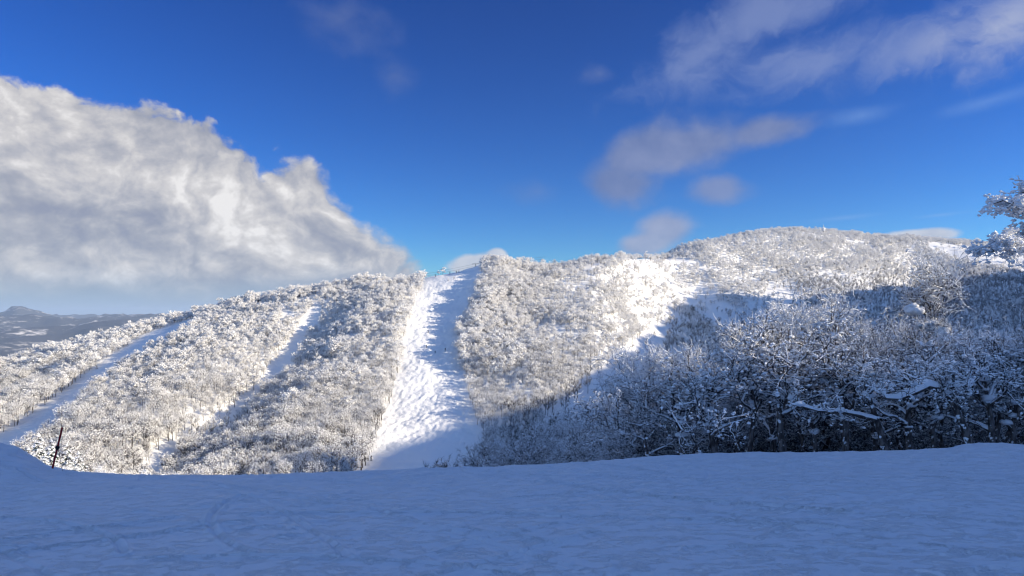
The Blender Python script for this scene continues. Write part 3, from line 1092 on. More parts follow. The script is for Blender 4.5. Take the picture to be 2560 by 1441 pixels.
for k in range(12, -1, -1):
    jj = ng.nodes.new('GeometryNodeJoinGeometry')
    for ob in VARIANTS[k][1:]:
        oi = ng.nodes.new('GeometryNodeObjectInfo')
        oi.transform_space = 'ORIGINAL'
        oi.inputs['Object'].default_value = ob
        ng.links.new(oi.outputs['Geometry'], jj.inputs[0])
    gi2 = ng.nodes.new('GeometryNodeGeometryToInstance')
    ng.links.new(jj.outputs[0], gi2.inputs[0])
    ng.links.new(gi2.outputs[0], jn.inputs[0])
ng.links.new(jn.outputs[0], iop.inputs['Instance'])
iop.inputs['Pick Instance'].default_value = True


def named(nm, typ):
    a = ng.nodes.new('GeometryNodeInputNamedAttribute')
    a.data_type = typ
    a.inputs['Name'].default_value = nm
    return a.outputs[0]


ng.links.new(named('variant', 'INT'), iop.inputs['Instance Index'])
cx_ = ng.nodes.new('ShaderNodeCombineXYZ')
ng.links.new(named('turn', 'FLOAT'), cx_.inputs[2])
er = ng.nodes.new('FunctionNodeEulerToRotation')
ng.links.new(cx_.outputs[0], er.inputs[0])
ng.links.new(er.outputs[0], iop.inputs['Rotation'])
ng.links.new(named('size', 'FLOAT'), iop.inputs['Scale'])
ng.links.new(iop.outputs[0], go.inputs[0])
md = forest.modifiers.new('scatter', 'NODES')
md.node_group = ng


# ------------------------------------------------------------------ near trees of the dark bank
def near_tree(seed, H=9.0, trunk=None, limbs=(), snowy=0.5, nl=11, r0=0.15, twig=1.0, pads=18, name='birch_tree', crown_lo=0.25, wide=0.33, extra=(), subs=8, lumps=1100, lowdark=True):
    """gnarled birch under snow: trunk with limbs, crown of branches, twigs, lying snow"""
    rng = np.random.default_rng(seed)
    tb, cb = Buf(), Buf()
    up = np.array([0, 0, 1.0])
    rimed = lumps > 5000
    if trunk is None:
        lean = rng.normal(0, 0.12, 2)
        n = 9
        trunk = np.array([[lean[0] * H * t ** 1.3 + rng.normal(0, 0.10) * (t > 0), lean[1] * H * t ** 1.3 + rng.normal(0, 0.10) * (t > 0), H * 0.86 * t - 0.5 * (t == 0)] for t in np.linspace(0, 1, n)])
    else:
        trunk = np.array(trunk, float)
    n = len(trunk)
    tr_r = r0 * (1 - 0.80 * np.linspace(0, 1, n) ** 0.9)
    tb.tube(trunk, tr_r, 8, 0)
    paths = [(trunk, tr_r, 0)]

    def snow_on(pts, rr, w=1.0, mi=1):
        d = unit(pts[-1] - pts[0])
        flat = 1 - abs(d[2])
        w = min(w, 1.05)
        w *= 0.30 + 0.85 * np.clip(pts[-1][2] / (H * 0.85), 0, 1) ** 1.3 if lowdark else 1.0
        if flat < 0.12:
            return
        off = np.array(rr)[:, None] * 0.75 * np.array([0, 0, 1.0])
        q_ = pts + off * (0.8 + 0.6 * w)
        thick = np.array(rr) * (0.8 + 0.8 * w * flat) + 0.0075 * w
        if len(pts) > 4:
            thick = thick * rng.uniform(0.6, 1.25, len(thick))
        cb.tube(q_, thick, 5 if len(pts) > 4 else 4, mi)

    def branch(p0, d, L, r, lvl, nseg):
        pts = [p0]
        p = p0.copy()
        dd_ = d.copy()
        for k in range(nseg):
            dd_ = unit(dd_ + rng.normal(0, 0.16 + 0.05 * lvl, 3) + up * (0.05 if lvl < 3 else 0.02) - up * 0.05 * (snowy > 0.5))
            p = p + dd_ * L / nseg
            pts.append(p)
        rr = r * (1 - 0.75 * np.linspace(0, 1, nseg + 1))
        return np.array(pts), rr

    L1 = []
    for k in range(nl):
        f = crown_lo + (0.98 - crown_lo) * rng.uniform() ** 0.75
        i = f * (n - 1)
        j = min(int(i), n - 2)
        p0 = trunk[j] + (trunk[j + 1] - trunk[j]) * (i - j)
        a = k * 2.399 + rng.normal(0, 0.4)
        el_a = rng.uniform(0.25, 1.0) + 0.3 * f
        d = np.array([math.cos(a) * math.cos(el_a), math.sin(a) * math.cos(el_a), math.sin(el_a)])
        pts, rr = branch(p0, d, H * wide * rng.uniform(0.8, 1.25) * (1.12 - 0.35 * f), r0 * 0.50 * (1.15 - 0.75 * f), 1, 7)
        tb.tube(pts, rr, 5, 0)
        snow_on(pts, rr, snowy + 0.3)
        L1.append((pts, rr))
    for lp in limbs:
        pts = np.array(lp[0], float)
        rr = lp[1] * (1 - 0.7 * np.linspace(0, 1, len(pts)))
        tb.tube(pts, rr, 6, 0)
        snow_on(pts, rr, 1.3)
        L1.append((pts, rr))
    tipn = max(2, int(0.35 * n))
    L1.append((trunk[-tipn:], tr_r[-tipn:]))

    def spawn(parents, count, Lf, rf, lvl, nseg, jitter):
        out_ = []
        for pts, rr in parents:
            for c in range(count):
                f = rng.uniform(0.15, 1.0)
                i = f * (len(pts) - 1)
                j = min(int(i), len(pts) - 2)
                p0 = pts[j] + (pts[j + 1] - pts[j]) * (i - j)
                ax = unit(pts[j + 1] - pts[j])
                d = unit(ax * 0.7 + unit(rng.normal(0, 1, 3)) * jitter + up * 0.22)
                q_, r2 = branch(p0, d, Lf * rng.uniform(0.6, 1.3), rf * rng.uniform(0.8, 1.2), lvl, nseg)
                out_.append((q_, r2))
        return out_

    L2 = spawn(L1, subs + 1, H * 0.17, 0.021, 2, 4, 0.9)
    for q_, r_ in L2:
        cb.tube(q_, r_, 4, 0)
        if rng.uniform() < 0.8:
            snow_on(q_, r_, snowy + 0.35)
    L3 = spawn(L2, 9, H * 0.085, 0.0105, 3, 3, 0.95)
    for q_, r_ in L3:
        cb.tube(q_, r_, 3, 0)
        if rng.uniform() < (0.10 + 0.55 * snowy) * (0.5 + 0.9 * np.clip(q_[-1][2] / H, 0, 1)) or rimed:
            snow_on(q_, r_, snowy + 0.15)
    L4 = spawn(L3, max(1, int(3.4 * twig)), H * 0.045, 0.0072, 4, 2, 1.0)
    zmax = max(q_[-1, 2] for q_, _ in L3)
    for q_, r_ in L4:
        hfr = q_[-1, 2] / zmax
        pw = snowy * (0.15 + 1.1 * hfr ** 3)
        if rimed:
            cb.tube(q_, r_ * 3.6, 4, 1)
        elif rng.uniform() < pw:
            cb.tube(q_ + up * 0.006, r_ * 1.9, 3, 1)
        else:
            cb.tube(q_, r_, 3, 0)
    # lumps of snow lodged in forks and on twig ends
    allp = [q_[-1] for q_, _ in (L3 if lumps < 5000 else L4)]
    pick = rng.integers(0, len(allp), int(lumps * snowy))
    if len(pick):
        cpts = np.array([allp[i] for i in pick]) + rng.normal(0, 0.03, (len(pick), 3))
        cb.knobs(cpts, rng.uniform(0.025, 0.075, len(pick)) * (1.0 if H > 4 else (1.2 if rimed else 0.75)), rng, 1, 0.7)
    root = bpy.data.objects.new(name, None)
    COL.objects.link(root)
    for _ in range(pads):
        pts, rr = L1[rng.integers(0, len(L1))]
        p = pts[rng.integers(0, max(1, len(pts) - 1))]
        s0 = rng.uniform(0.07, 0.19)
        cb.blob(p + up * s0 * 0.4, np.array([s0 * rng.uniform(1, 1.7), s0, s0 * rng.uniform(0.5, 0.8)]), rng, 2)
    for c_, r_b in extra:
        eb = Buf()
        c_, r_b = np.array(c_), np.array(r_b)
        eb.blob(c_, r_b, rng, 0, 16, 11)
        for _k in range(5):
            eb.blob(c_ + rng.normal(0, 0.42, 3) * r_b, r_b * rng.uniform(0.4, 0.7), rng, 0, 12, 8)
        eb.build('snow_cushion', [M_load_s], root, True)
    tb.build('trunk', [M_bark], root, True)
    cb.build('crown', [M_twig, M_load, M_load_s], root, False)
    root['h'] = 0.0
    return root, zmax


NV = [near_tree(31, 9, snowy=0.5, nl=12, twig=1.3, crown_lo=0.5, r0=0.25, wide=0.36), near_tree(32, 9, snowy=0.65, nl=13, crown_lo=0.48, r0=0.24, wide=0.36), near_tree(33, 9, snowy=0.75, nl=14, crown_lo=0.4, r0=0.17, wide=0.36), near_tree(34, 9, snowy=0.5, nl=11, r0=0.12, twig=1.25),
      near_tree(35, 9, snowy=0.95, nl=18, crown_lo=0.5, twig=1.4, wide=0.36, r0=0.16), near_tree(36, 9, snowy=0.42, nl=10, r0=0.24, wide=0.40, twig=1.4, crown_lo=0.45), near_tree(37, 6, snowy=0.45, nl=12, r0=0.09, wide=0.42, crown_lo=0.05, pads=8), near_tree(38, 5, snowy=0.32, nl=16, r0=0.09, wide=0.5, crown_lo=0.04, pads=10, twig=1.5, subs=9)]
for r_, _ in NV:
    del r_['h']
first = {}
dark = []


def place_near(x, Y, vi, top_px=None, hmin=4.0, hmax=12.5):
    X = (x - CX) / F * Y
    zb = gz(X, Y)
    ytop = top_px if top_px is not None else np.interp(x, DARK_TOP_X, DARK_TOP_Y)
    h = CZ + Y * (HY - ytop) / F - zb
    h = float(np.clip(h, hmin, hmax))
    s = h / NV[vi][1]
    rz_ = rnd_.uniform(0, 6.28)
    if vi not in first:
        first[vi] = 1
        r = NV[vi][0]
    else:
        r = copy_tree(NV[vi][0], (0, 0, 0), 0, 1)
    r.location = (X, Y, zb)
    r.rotation_euler = (rnd_.gauss(0, 0.05), rnd_.gauss(0, 0.07), rz_)
    r.scale = (s * rnd_.uniform(0.9, 1.1), s * rnd_.uniform(0.9, 1.1), s)
    dark.append([x, Y, vi, r, h])
    return r


rnd_ = random.Random(8)
rows_near = []
# front row along the crest, second and third row fill the bank
for x in np.arange(1560, 2800, 78):
    rows_near.append((x + rnd_.uniform(-22, 22), rnd_.uniform(27, 31), rnd_.choice([0, 1, 5]), rnd_.uniform(20, 190)))
for x in np.arange(1400, 2850, 82):
    rows_near.append((x + rnd_.uniform(-26, 26), rnd_.uniform(33, 39), rnd_.choice([0, 1, 2, 3, 5]), rnd_.uniform(20, 170)))
for x in np.arange(1300, 2900, 80):
    rows_near.append((x + rnd_.uniform(-26, 26), rnd_.uniform(42, 52), rnd_.choice([1, 2, 4, 5]), rnd_.uniform(0, 120)))
for x, Y, vi, drop in rows_near:
    ytop = float(np.interp(x, DARK_TOP_X, DARK_TOP_Y)) + drop
    if ytop > 1120:
        continue
    place_near(x, Y, vi, ytop)
# small clump at the left end of the bank
for x, Y, vi, t in ((1235, 46, 6, 1082), (1275, 52, 0, 1065), (1320, 44, 6, 1078), (1225, 56, 3, 1110), (1365, 48, 3, 1060), (1390, 60, 5, 1045), (1425, 52, 2, 1012), (1470, 58, 1, 1002), (1505, 48, 6, 1040),
                    (1545, 50, 0, 1015), (1290, 62, 5, 1092), (1345, 66, 1, 1082)):
    place_near(x, Y, vi, t)
for k_, x in enumerate(np.arange(1470, 2680, 52)):
    place_near(x + rnd_.uniform(-20, 20), rnd_.uniform(32.5, 35) if k_ % 2 else rnd_.uniform(36, 41), 7, rnd_.uniform(960, 1030) if x > 1620 else rnd_.uniform(1020, 1070), hmin=3.0)
# trees that make the outline: the tall white-tipped ones
for x, Y, vi, t in ((1640, 40, 4, 835), (1700, 43, 2, 868), (1775, 44, 4, 822), (1990, 38, 4, 712), (2060, 36, 2, 722), (2095, 42, 4, 702), (2165, 40, 2, 712), (2240, 41, 4, 765), (2320, 44, 2, 775), (2545, 46, 4, 745), (2480, 50, 2, 800)):
    place_near(x, Y, vi, t, hmax=14)


# ---------------- trees with a shape of their own
def local(base, pts):
    """points given by bearing, height and depth, relative to the tree's foot"""
    out_ = []
    for p in pts:
        x, y, Y = p
        out_.append(((x - CX) / F * Y - base[0], Y - base[1], CZ + Y * (HY - y) / F - base[2]))
    return out_


def special(seed, foot, trunk, limbs, label, cat='tree', group='snow-laden trees on the shaded bank', blobs=(), name='birch_tree', sink=0.6, **kw):
    x, Y = foot
    X = (x - CX) / F * Y
    base = (X, Y, gz(X, Y))
    tl = [(0, 0, -sink)] + local(base, trunk)
    lm = [(local(base, l), r) for l, r in limbs]
    ex = [(local(base, [c])[0], r) for c, r in blobs]
    r, _ = near_tree(seed, trunk=tl, limbs=lm, extra=ex, name=name, **kw)
    if 'h' in r:
        del r['h']
    r.location = base
    tag(r, label, cat, group)
    return r


special(51, (2428, 23.40), [(2424, 1118, 23.40), (2412, 1070, 23.40), (2385, 1015, 23.40), (2362, 985, 23.40), (2345, 968, 23.30)],
        [([(2352, 976, 23.30), (2318, 966, 23.20), (2285, 982, 23.10), (2245, 998, 23.00), (2216, 996, 23.00), (2206, 976, 23.00)], 0.12),
         ([(2310, 968, 23.20), (2285, 962, 23.10), (2262, 948, 23.10), (2252, 930, 23.10)], 0.05)],
        'bent birch whose trunk folds over into a long level limb carrying thick snow', H=4.0, nl=4, r0=0.18, snowy=0.6, pads=12, crown_lo=0.5, subs=4, lowdark=False)
special(52, (2215, 23.90), [(2212, 1120, 23.90), (2203, 1085, 23.90), (2186, 1035, 23.90), (2172, 990, 23.90), (2158, 955, 23.90)],
        [([(2194, 1052, 23.90), (2150, 1040, 23.70), (2100, 1030, 23.50), (2045, 1028, 23.40), (2000, 1014, 23.40), (1978, 1012, 23.40)], 0.075)],
        'short birch with a snapped pale top and one thin snowy limb reaching sideways', H=3.6, nl=3, r0=0.18, snowy=0.5, pads=9, crown_lo=0.6, subs=4, lowdark=False)
special(53, (1592, 34), [(1588, 1140, 34), (1572, 1100, 34), (1550, 1078, 34), (1515, 1064, 34), (1478, 1050, 34)],
        [([(1550, 1078, 34), (1530, 1100, 33.8), (1500, 1095, 33.7), (1480, 1090, 33.6)], 0.05)],
        'low leaning birch lying diagonally with a ribbon of snow along its trunk', H=4.5, nl=5, r0=0.13, snowy=0.6, pads=6, crown_lo=0.3, subs=5, lowdark=False)
special(54, (2335, 36), [(2332, 1110, 36), (2338, 1010, 36), (2325, 920, 36), (2345, 850, 36), (2330, 800, 36), (2318, 765, 36)], [],
        'tall dark tree holding big round cushions of snow near its top', H=8.0, nl=10, r0=0.14, snowy=0.5, pads=12,
        blobs=[((2282, 776, 35), (0.38, 0.3, 0.26)), ((2352, 835, 35), (0.45, 0.4, 0.46)), ((2325, 815, 35.2), (0.45, 0.3, 0.25)), ((2378, 876, 35), (0.2, 0.2, 0.3)), ((2262, 882, 35), (0.15, 0.15, 0.2))])
special(55, (2495, 27), [(2490, 1100, 27), (2500, 1040, 27), (2480, 980, 27), (2500, 930, 27)], [([(2490, 1010, 27), (2530, 985, 27), (2590, 960, 27)], 0.07)],
        'squat tree buried under lumps of snow just behind the rounded crest', H=5.0, nl=8, r0=0.13, snowy=0.75, pads=26,
        blobs=[((2535, 962, 26.6), (0.30, 0.25, 0.15))])
# frosted tree that reaches in from the side, high over the piste
special(56, (2775, 26.25), [(2770, 1050, 26.25), (2765, 900, 26.25), (2755, 760, 26.10), (2745, 640, 26.10), (2740, 520, 26.10), (2735, 420, 26.10)],
        [([(2750, 640, 26.10), (2690, 590, 25.95), (2620, 555, 25.80), (2560, 525, 25.65), (2505, 500, 25.50)], 0.065),
         ([(2750, 600, 26.10), (2670, 520, 26.25), (2600, 490, 26.25), (2550, 480, 26.25)], 0.06),
         ([(2750, 700, 26.10), (2680, 655, 25.80), (2610, 625, 25.50), (2540, 622, 25.35), (2475, 630, 25.20)], 0.065),
         ([(2750, 680, 26.10), (2680, 620, 26.25), (2600, 595, 26.25), (2550, 600, 26.25)], 0.055)],
        'thickly frosted tree above the dark bank, only its white branch ends reaching over', group='frosted trees beside the piste', name='frosted_birch_tree',
        H=3.7, nl=1, r0=0.22, snowy=1.0, pads=4, crown_lo=0.8, wide=0.2, subs=22, twig=1.0, lumps=9000, lowdark=False)

# foremost trunks, clear of the thicket behind them
for k, (x, Y, lx, bend, r_, top_) in enumerate([(1700, 26.5, -14, 8, 0.10, 1010), (1795, 25.5, -22, -10, 0.13, 985), (1868, 26.0, 6, 12, 0.12, 960), (1962, 25.0, -12, -8, 0.15, 930), (2040, 26.5, -34, 10, 0.10, 990),
                                                (2112, 25.0, -26, 14, 0.14, 925), (2276, 25.6, 4, -8, 0.15, 940), (2338, 26.3, -30, 6, 0.11, 960), (2476, 25.4, -20, 12, 0.15, 950), (2535, 26.2, 16, -8, 0.12, 960)]):
    pts_ = [(x + lx * t + bend * math.sin(3 * t), 1150 - (1150 - top_) * t, Y) for t in (0.0, 0.25, 0.5, 0.75, 1.0)]
    special(600 + k, (x, Y), pts_, [], f"{'leaning' if abs(lx) > 18 else 'upright'} dark-trunked birch at the crest, {ordinal(k + 1)} foremost trunk counted from the run",
            H=5.5, nl=7, r0=r_ * 1.25, snowy=0.5, pads=7, crown_lo=0.45, subs=5, wide=0.38, twig=0.9)

# ---------------- labels of the bank trees: place in their row, counted from the run
looks = {0: 'dark twiggy birch', 1: 'gnarled birch with snowy limbs', 2: 'well-snowed birch', 3: 'slim dark birch', 4: 'white-tipped frosted birch', 5: 'broad black-branched birch', 6: 'low bushy birch', 7: 'dark dense thicket birch'}
for nm, lo, hi in (('front', 0, 32), ('second', 32, 40.5), ('third', 40.5, 47.5), ('rearmost', 47.5, 99)):
    sel = sorted([d for d in dark if lo <= d[1] < hi], key=lambda d: d[0])
    for k, d in enumerate(sel):
        tag(d[3], f"{looks[d[2]]}, {ordinal(k + 1)} from the run, {nm} row of the shaded bank", 'tree', 'snow-laden trees on the shaded bank')

# ---------------- snow-laden spruces and shrubs at the left crest
M_needle = plain('spruce_needles', (0.025, 0.045, 0.03), 0.8, vary=0.3)


def spruce(seed, H=7.0):
    rng = np.random.default_rng(seed)
    tb, cb = Buf(), Buf()
    jz = 0.0
    tb.tube(np.array([[0, 0, -0.4], [0.03, 0, H * 0.5], [0, 0.02, H]]), np.array([0.11, 0.07, 0.015]), 6, 0)
    nw = int(H * 3.2)
    for w in range(nw):
        f = w / nw
        z = H * (0.06 + 0.92 * f)
        R = H * 0.25 * (1 - f) ** 0.85 + 0.10
        nb = 9 if f < 0.6 else 6
        for b_ in range(nb):
            a = b_ * 2 * math.pi / nb + w * 0.7 + rng.normal(0, 0.15)
            L = R * rng.uniform(0.6, 1.25)
            jz = rng.normal(0, 0.13)
            ca, sa = math.cos(a), math.sin(a)
            pts = np.array([[ca * L * t, sa * L * t, z + jz + 0.10 * L * math.sin(t * 3) - 0.34 * L * t * t] for t in np.linspace(0, 1, 5)])
            cb.tube(pts - np.array([0, 0, 0.03]), np.array([0.03, 0.06, 0.07, 0.05, 0.015]) * (0.5 + 0.5 * (1 - f)), 4, 0)
            for t in (0.35, 0.55, 0.75, 0.92):
                if rng.uniform() < 0.85:
                    c = pts[0] + (pts[-1] - pts[0]) * t + np.array([0, 0, 0.07])
                    s0 = rng.uniform(0.09, 0.20) * (0.55 + 0.5 * (1 - f))
                    side_ = rng.normal(0, 0.07, 3)
                    cb.knobs((c + side_)[None], np.array([s0]), rng, 1, 0.55)
                for sgn in (-1, 1):
                    q0 = pts[int(t * 4)]
                    dr = unit(np.array([ca, sa, 0]) + sgn * np.array([-sa, ca, 0]) * 0.9 + np.array([0, 0, -0.25]))
                    l2 = L * 0.36 * (1.1 - t)
                    sp2 = np.array([q0, q0 + dr * l2 * 0.5, q0 + dr * l2])
                    cb.tube(sp2, np.array([0.03, 0.035, 0.008]), 3, 0)
                    cb.tube(sp2 + np.array([0, 0, 0.035]), np.array([0.02, 0.04, 0.02]), 3, 1)
    cb.knobs(np.array([[0, 0, H + 0.02], [0.03, 0, H - 0.15]]), np.array([0.07, 0.1]), rng, 1, 1.3)
    r = bpy.data.objects.new('spruce_tree', None)
    COL.objects.link(r)
    tb.build('trunk', [M_bark], r, True)
    cb.build('crown', [M_needle, M_load], r)
    return r


sp0 = spruce(71)
sp_spots = [(96, 50, 1083, 'tallest snow-laden spruce behind the left hump of snow'),
            (128, 56, 1097, 'slender snowy spruce just to the left of the red pole, behind it'),
            (72, 46, 1118, 'small snowy spruce nearest the hump of snow'),
            (168, 52, 1108, 'snow-laden spruce just to the right of the red pole'),
            (196, 60, 1128, 'short snowy spruce furthest from the hump, right of the red pole'),
            (112, 42, 1132, 'low snow-laden spruce in front of the tallest one, between hump and red pole')]
for k, (x, Y, t, lb) in enumerate(sp_spots):
    X = (x - CX) / F * Y
    zb = gz(X, Y)
    h = CZ + Y * (HY - t) / F - zb
    r = sp0 if k == 0 else copy_tree(sp0, (0, 0, 0), 0, 1)
    r.location = (X, Y, zb)
    r.rotation_euler = (0, 0, k * 1.3)
    s_ = h / 7.05
    r.scale = (s_, s_, s_)
    tag(r, lb, 'spruce tree', 'snow-laden spruces behind the left crest')

shr, shz = near_tree(81, 4, snowy=1.0, nl=13, r0=0.05, wide=0.5, crown_lo=0.02, pads=10, twig=0.7, name='snowy_shrub')
del shr['h']
sh_spots = [(150, 38, 1152), (185, 36, 1150), (222, 40, 1160), (258, 38, 1158), (296, 42, 1162), (335, 40, 1168), (372, 44, 1166), (415, 42, 1174), (70, 36, 1140), (452, 46, 1176), (500, 44, 1180)]
for k, (x, Y, t) in enumerate(sh_spots):
    X = (x - CX) / F * Y
    zb = gz(X, Y)
    h = CZ + Y * (HY - t) / F - zb
    r = shr if k == 0 else copy_tree(shr, (0, 0, 0), 0, 1)
    r.location = (X, Y, zb)
    r.rotation_euler = (0, 0, k * 2.1)
    s_ = h / shz
    r.scale = (s_ * 0.8, s_ * 0.8, s_)
    k2 = sorted(range(len(sh_spots)), key=lambda i: sh_spots[i][0]).index(k)
    tag(r, f"white frost-covered shrub peeping over the snow crest, {ordinal(k2 + 1)} from the left hump", 'shrub', 'frosted shrubs along the left crest')

# bare shrubs in the middle, in front of the shaded foot of the run
bs, bz = near_tree(91, 3, snowy=0.12, nl=10, r0=0.045, wide=0.42, crown_lo=0.05, pads=2, twig=0.35, name='bare_shrub', subs=5)
del bs['h']
for k, (x, Y, t, w, lb) in enumerate([(1066, 27, 1147, 0.5, 'smallest bare brown shrub, left end of the sprigs before the run'), (1107, 26, 1133, 0.75, 'tallest bare brown shrub sprouting over the crest before the run'),
                                      (1138, 27, 1142, 0.6, 'bare brown shrub just right of the tallest one before the run'), (1156, 27.5, 1150, 0.45, 'short bare shrub, right end of the sprigs before the run')]):
    X = (x - CX) / F * Y
    zb = gz(X, Y)
    h = CZ + Y * (HY - t) / F - zb
    r = bs if k == 0 else copy_tree(bs, (0, 0, 0), 0, 1)
    r.location = (X, Y, zb)
    r.rotation_euler = (0, 0, k * 1.7)
    s_ = h / bz
    r.scale = (s_ * w * 1.2, s_ * w * 1.2, s_)
    tag(r, lb, 'shrub', 'bare shrubs before the mogul run')

# ---------------- red pole at the crest
M_red = plain('red_paint', (0.27, 0.016, 0.022), 0.45, vary=0.35, scale=30)
M_black = plain('black_plastic', (0.012, 0.012, 0.014), 0.6)
M_wire = plain('grey_cord', (0.10, 0.11, 0.13), 0.7)
Yp = 17.0
Xp = (131 - CX) / F * Yp
zp = gz(Xp, Yp)
pole = bpy.data.objects.new('marker_pole', None)
COL.objects.link(pole)
pole.location = (Xp, Yp, zp)
tag(pole, 'leaning dark red marker pole with a black clamp stuck in the crest', 'marker pole')


def pl(x, y, d=0.0):
    return np.array([(x - CX) / F * (Yp + d) - Xp, d, CZ + (Yp + d) * (HY - y) / F - zp])


pb = pl(130, 1176)
pt = pl(155.5, 1070)
ax = unit(pt - pb)
B_ = Buf()
n = 12
fr = np.linspace(-0.25, 1, n)
B_.tube(np.array([pb + (pt - pb) * f for f in fr]), 0.022 + 0.001 * np.cos(np.arange(n) * 2.0), 12, 0)
B_.tube(np.array([pb + (pt - pb) * f for f in (0.985, 1.004)]), np.array([0.028, 0.026]), 12, 0)
for f in (0.02, 0.30, 0.46, 0.62, 0.80):           # joints of the cane
    B_.tube(np.array([pb + (pt - pb) * (f - 0.004), pb + (pt - pb) * (f + 0.004)]), np.array([0.0280, 0.0280]), 12, 0)
B_.build('shaft', [M_red], pole, True)
B_ = Buf()
ck = pb + (pt - pb) * 0.53
B_.tube(np.array([ck - ax * 0.045, ck - ax * 0.035, ck + ax * 0.035, ck + ax * 0.05]), np.array([0.028, 0.040, 0.041, 0.028]), 10, 0)
B_.tube(np.array([ck + np.array([-0.05, 0, 0.0]), ck + np.array([-0.02, 0, 0.01]), ck + np.array([0.05, 0, 0.0])]), np.array([0.012, 0.02, 0.012]), 8, 0)
B_.build('clamp', [M_black], pole, True)
B_ = Buf()
B_.tube(np.array([ck + np.array([0.02, 0, -0.01]), pl(150, 1145), pl(154, 1165), pl(158, 1182), pl(160, 1200)]), np.full(5, 0.0045), 5, 0)
B_.build('cord', [M_wire], pole, True)

# ---------------- lift towers, cables, summit mast
M_steel = plain('dull_steel', (0.13, 0.14, 0.16), 0.5, 0.3)
M_frost = plain('hard_rime', (0.84, 0.84, 0.83), 0.7, vary=0.05, scale=1)


def on_hill(x, y):
    """ground point of the hill seen at photo column x, row y"""
    u_ = (x - CX) / F
    Yc_ = np.linspace(235, 1150, 4000)
    zc_ = ground(u_ * Yc_, Yc_)
    yy = HY - F * (zc_ - CZ) / Yc_
    k = int(np.argmax(yy <= y)) if (yy <= y).any() else int(np.argmin(yy))
    return u_ * Yc_[k], Yc_[k], zc_[k]


def tower(H, arm, rz):
    r = bpy.data.objects.new('lift_tower', None)
    COL.objects.link(r)
    B1 = Buf()
    B1.tube(np.array([[0, 0, -0.5], [0, 0, H * 0.5], [0, 0, H]]), np.array([0.32, 0.26, 0.2]), 10, 0)
    B1.build('post', [M_steel], r, True)
    B1 = Buf()
    B1.tube(np.array([[-arm, 0, H - 0.1], [0, 0, H + 0.05], [arm, 0, H - 0.1]]), np.array([0.14, 0.2, 0.14]), 6, 0)
    B1.build('crossarm', [M_steel], r)
    for sx in (-1, 1):
        B1 = Buf()
        B1.tube(np.array([[sx * arm, -1.3, H - 0.15], [sx * arm, 0, H + 0.05], [sx * arm, 1.3, H - 0.15]]), np.array([0.12, 0.2, 0.12]), 6, 0)
        B1.build('sheave_train', [M_steel], r)
    r.rotation_euler[2] = rz
    return r


def put(o, x, y, dz=0.0):
    p = on_hill(x, y)
    o.location = (p[0], p[1], p[2] + dz)
    return p


t1 = tower(5.5, 2.6, 0.15)
X1, Y1 = (1189 - CX) / F * 612, 612.0
z1 = gz(X1, Y1)
t1.location = (X1, Y1, z1)
tag(t1, 'small chairlift tower on the skyline at the top of the mogul run', 'lift tower', 'chairlift towers')
t2 = tower(8.0, 2.2, 0.9)
put(t2, 198, 928)
tag(t2, 'dark chairlift tower standing among trees beside the curved left run', 'lift tower', 'chairlift towers')
t3 = tower(8.0, 2.2, 0.9)
put(t3, 638, 790)
tag(t3, 'chairlift tower near the tree-lined skyline between left run and mogul run', 'lift tower', 'chairlift towers')
for dz_, lb in ((0.0, 'upper cable of the chairlift over the top of the mogul run'), (-2.0, 'lower cable of the chairlift over the top of the mogul run')):
    B1 = Buf()
    p0 = np.array([X1 + dz_ * 0.6, Y1, z1 + 5.5 + dz_])
    p1 = np.array([(1000 - CX) / F * 612, 612, CZ + 612 * (HY - 696) / F + dz_])
    m_ = (p0 + p1) / 2 + np.array([0, 0, -0.6])
    p2 = p0 + np.array([60, 0, 6])
    B1.tube(np.array([p1, m_, p0, p2]), np.full(4, 0.07), 5, 0)
    cbo = B1.build('lift_cable', [M_steel])
    tag(cbo, lb, 'cable', 'chairlift cables')

sm = bpy.data.objects.new('summit_mast', None)
COL.objects.link(sm)
put(sm, 2059, 586)
rng9 = np.random.default_rng(4)
B1 = Buf()
B1.blob(np.array([0, 0, 6.5]), np.array([2.2, 2.0, 2.9]), rng9, 0, 10, 8)
B1.build('rimed_housing', [M_frost], sm)
B1 = Buf()
B1.tube(np.array([[0, 0, -0.5], [0, 0, 4.2]]), np.array([1.1, 0.9]), 8, 0)
B1.build('post', [M_steel], sm, True)
B1 = Buf()
B1.tube(np.array([[0, 0, 8.8], [0, 0, 12.5]]), np.array([0.3, 0.15]), 6, 0)
B1.build('antenna', [M_frost], sm)
tag(sm, 'small rime-crusted mast standing alone on the highest summit', 'mast')

# rimed trees standing alone at the top edge of the run
for k, (x, y, s_, v, lb) in enumerate([(1107, 691, 0.62, 2, 'lone white frosted tree on the open top of the mogul run'), (1096, 692, 0.42, 0, 'stubby white frosted tree beside the lone one atop the mogul run')]):
    X, Y = (x - CX) / F * 582, 582.0
    r = copy_tree(VARIANTS[v][0], (X, Y, gz(X, Y)), k * 2.0, s_ * 1.1)
    tag(r, lb, 'tree', 'frosted trees at the top of the run')


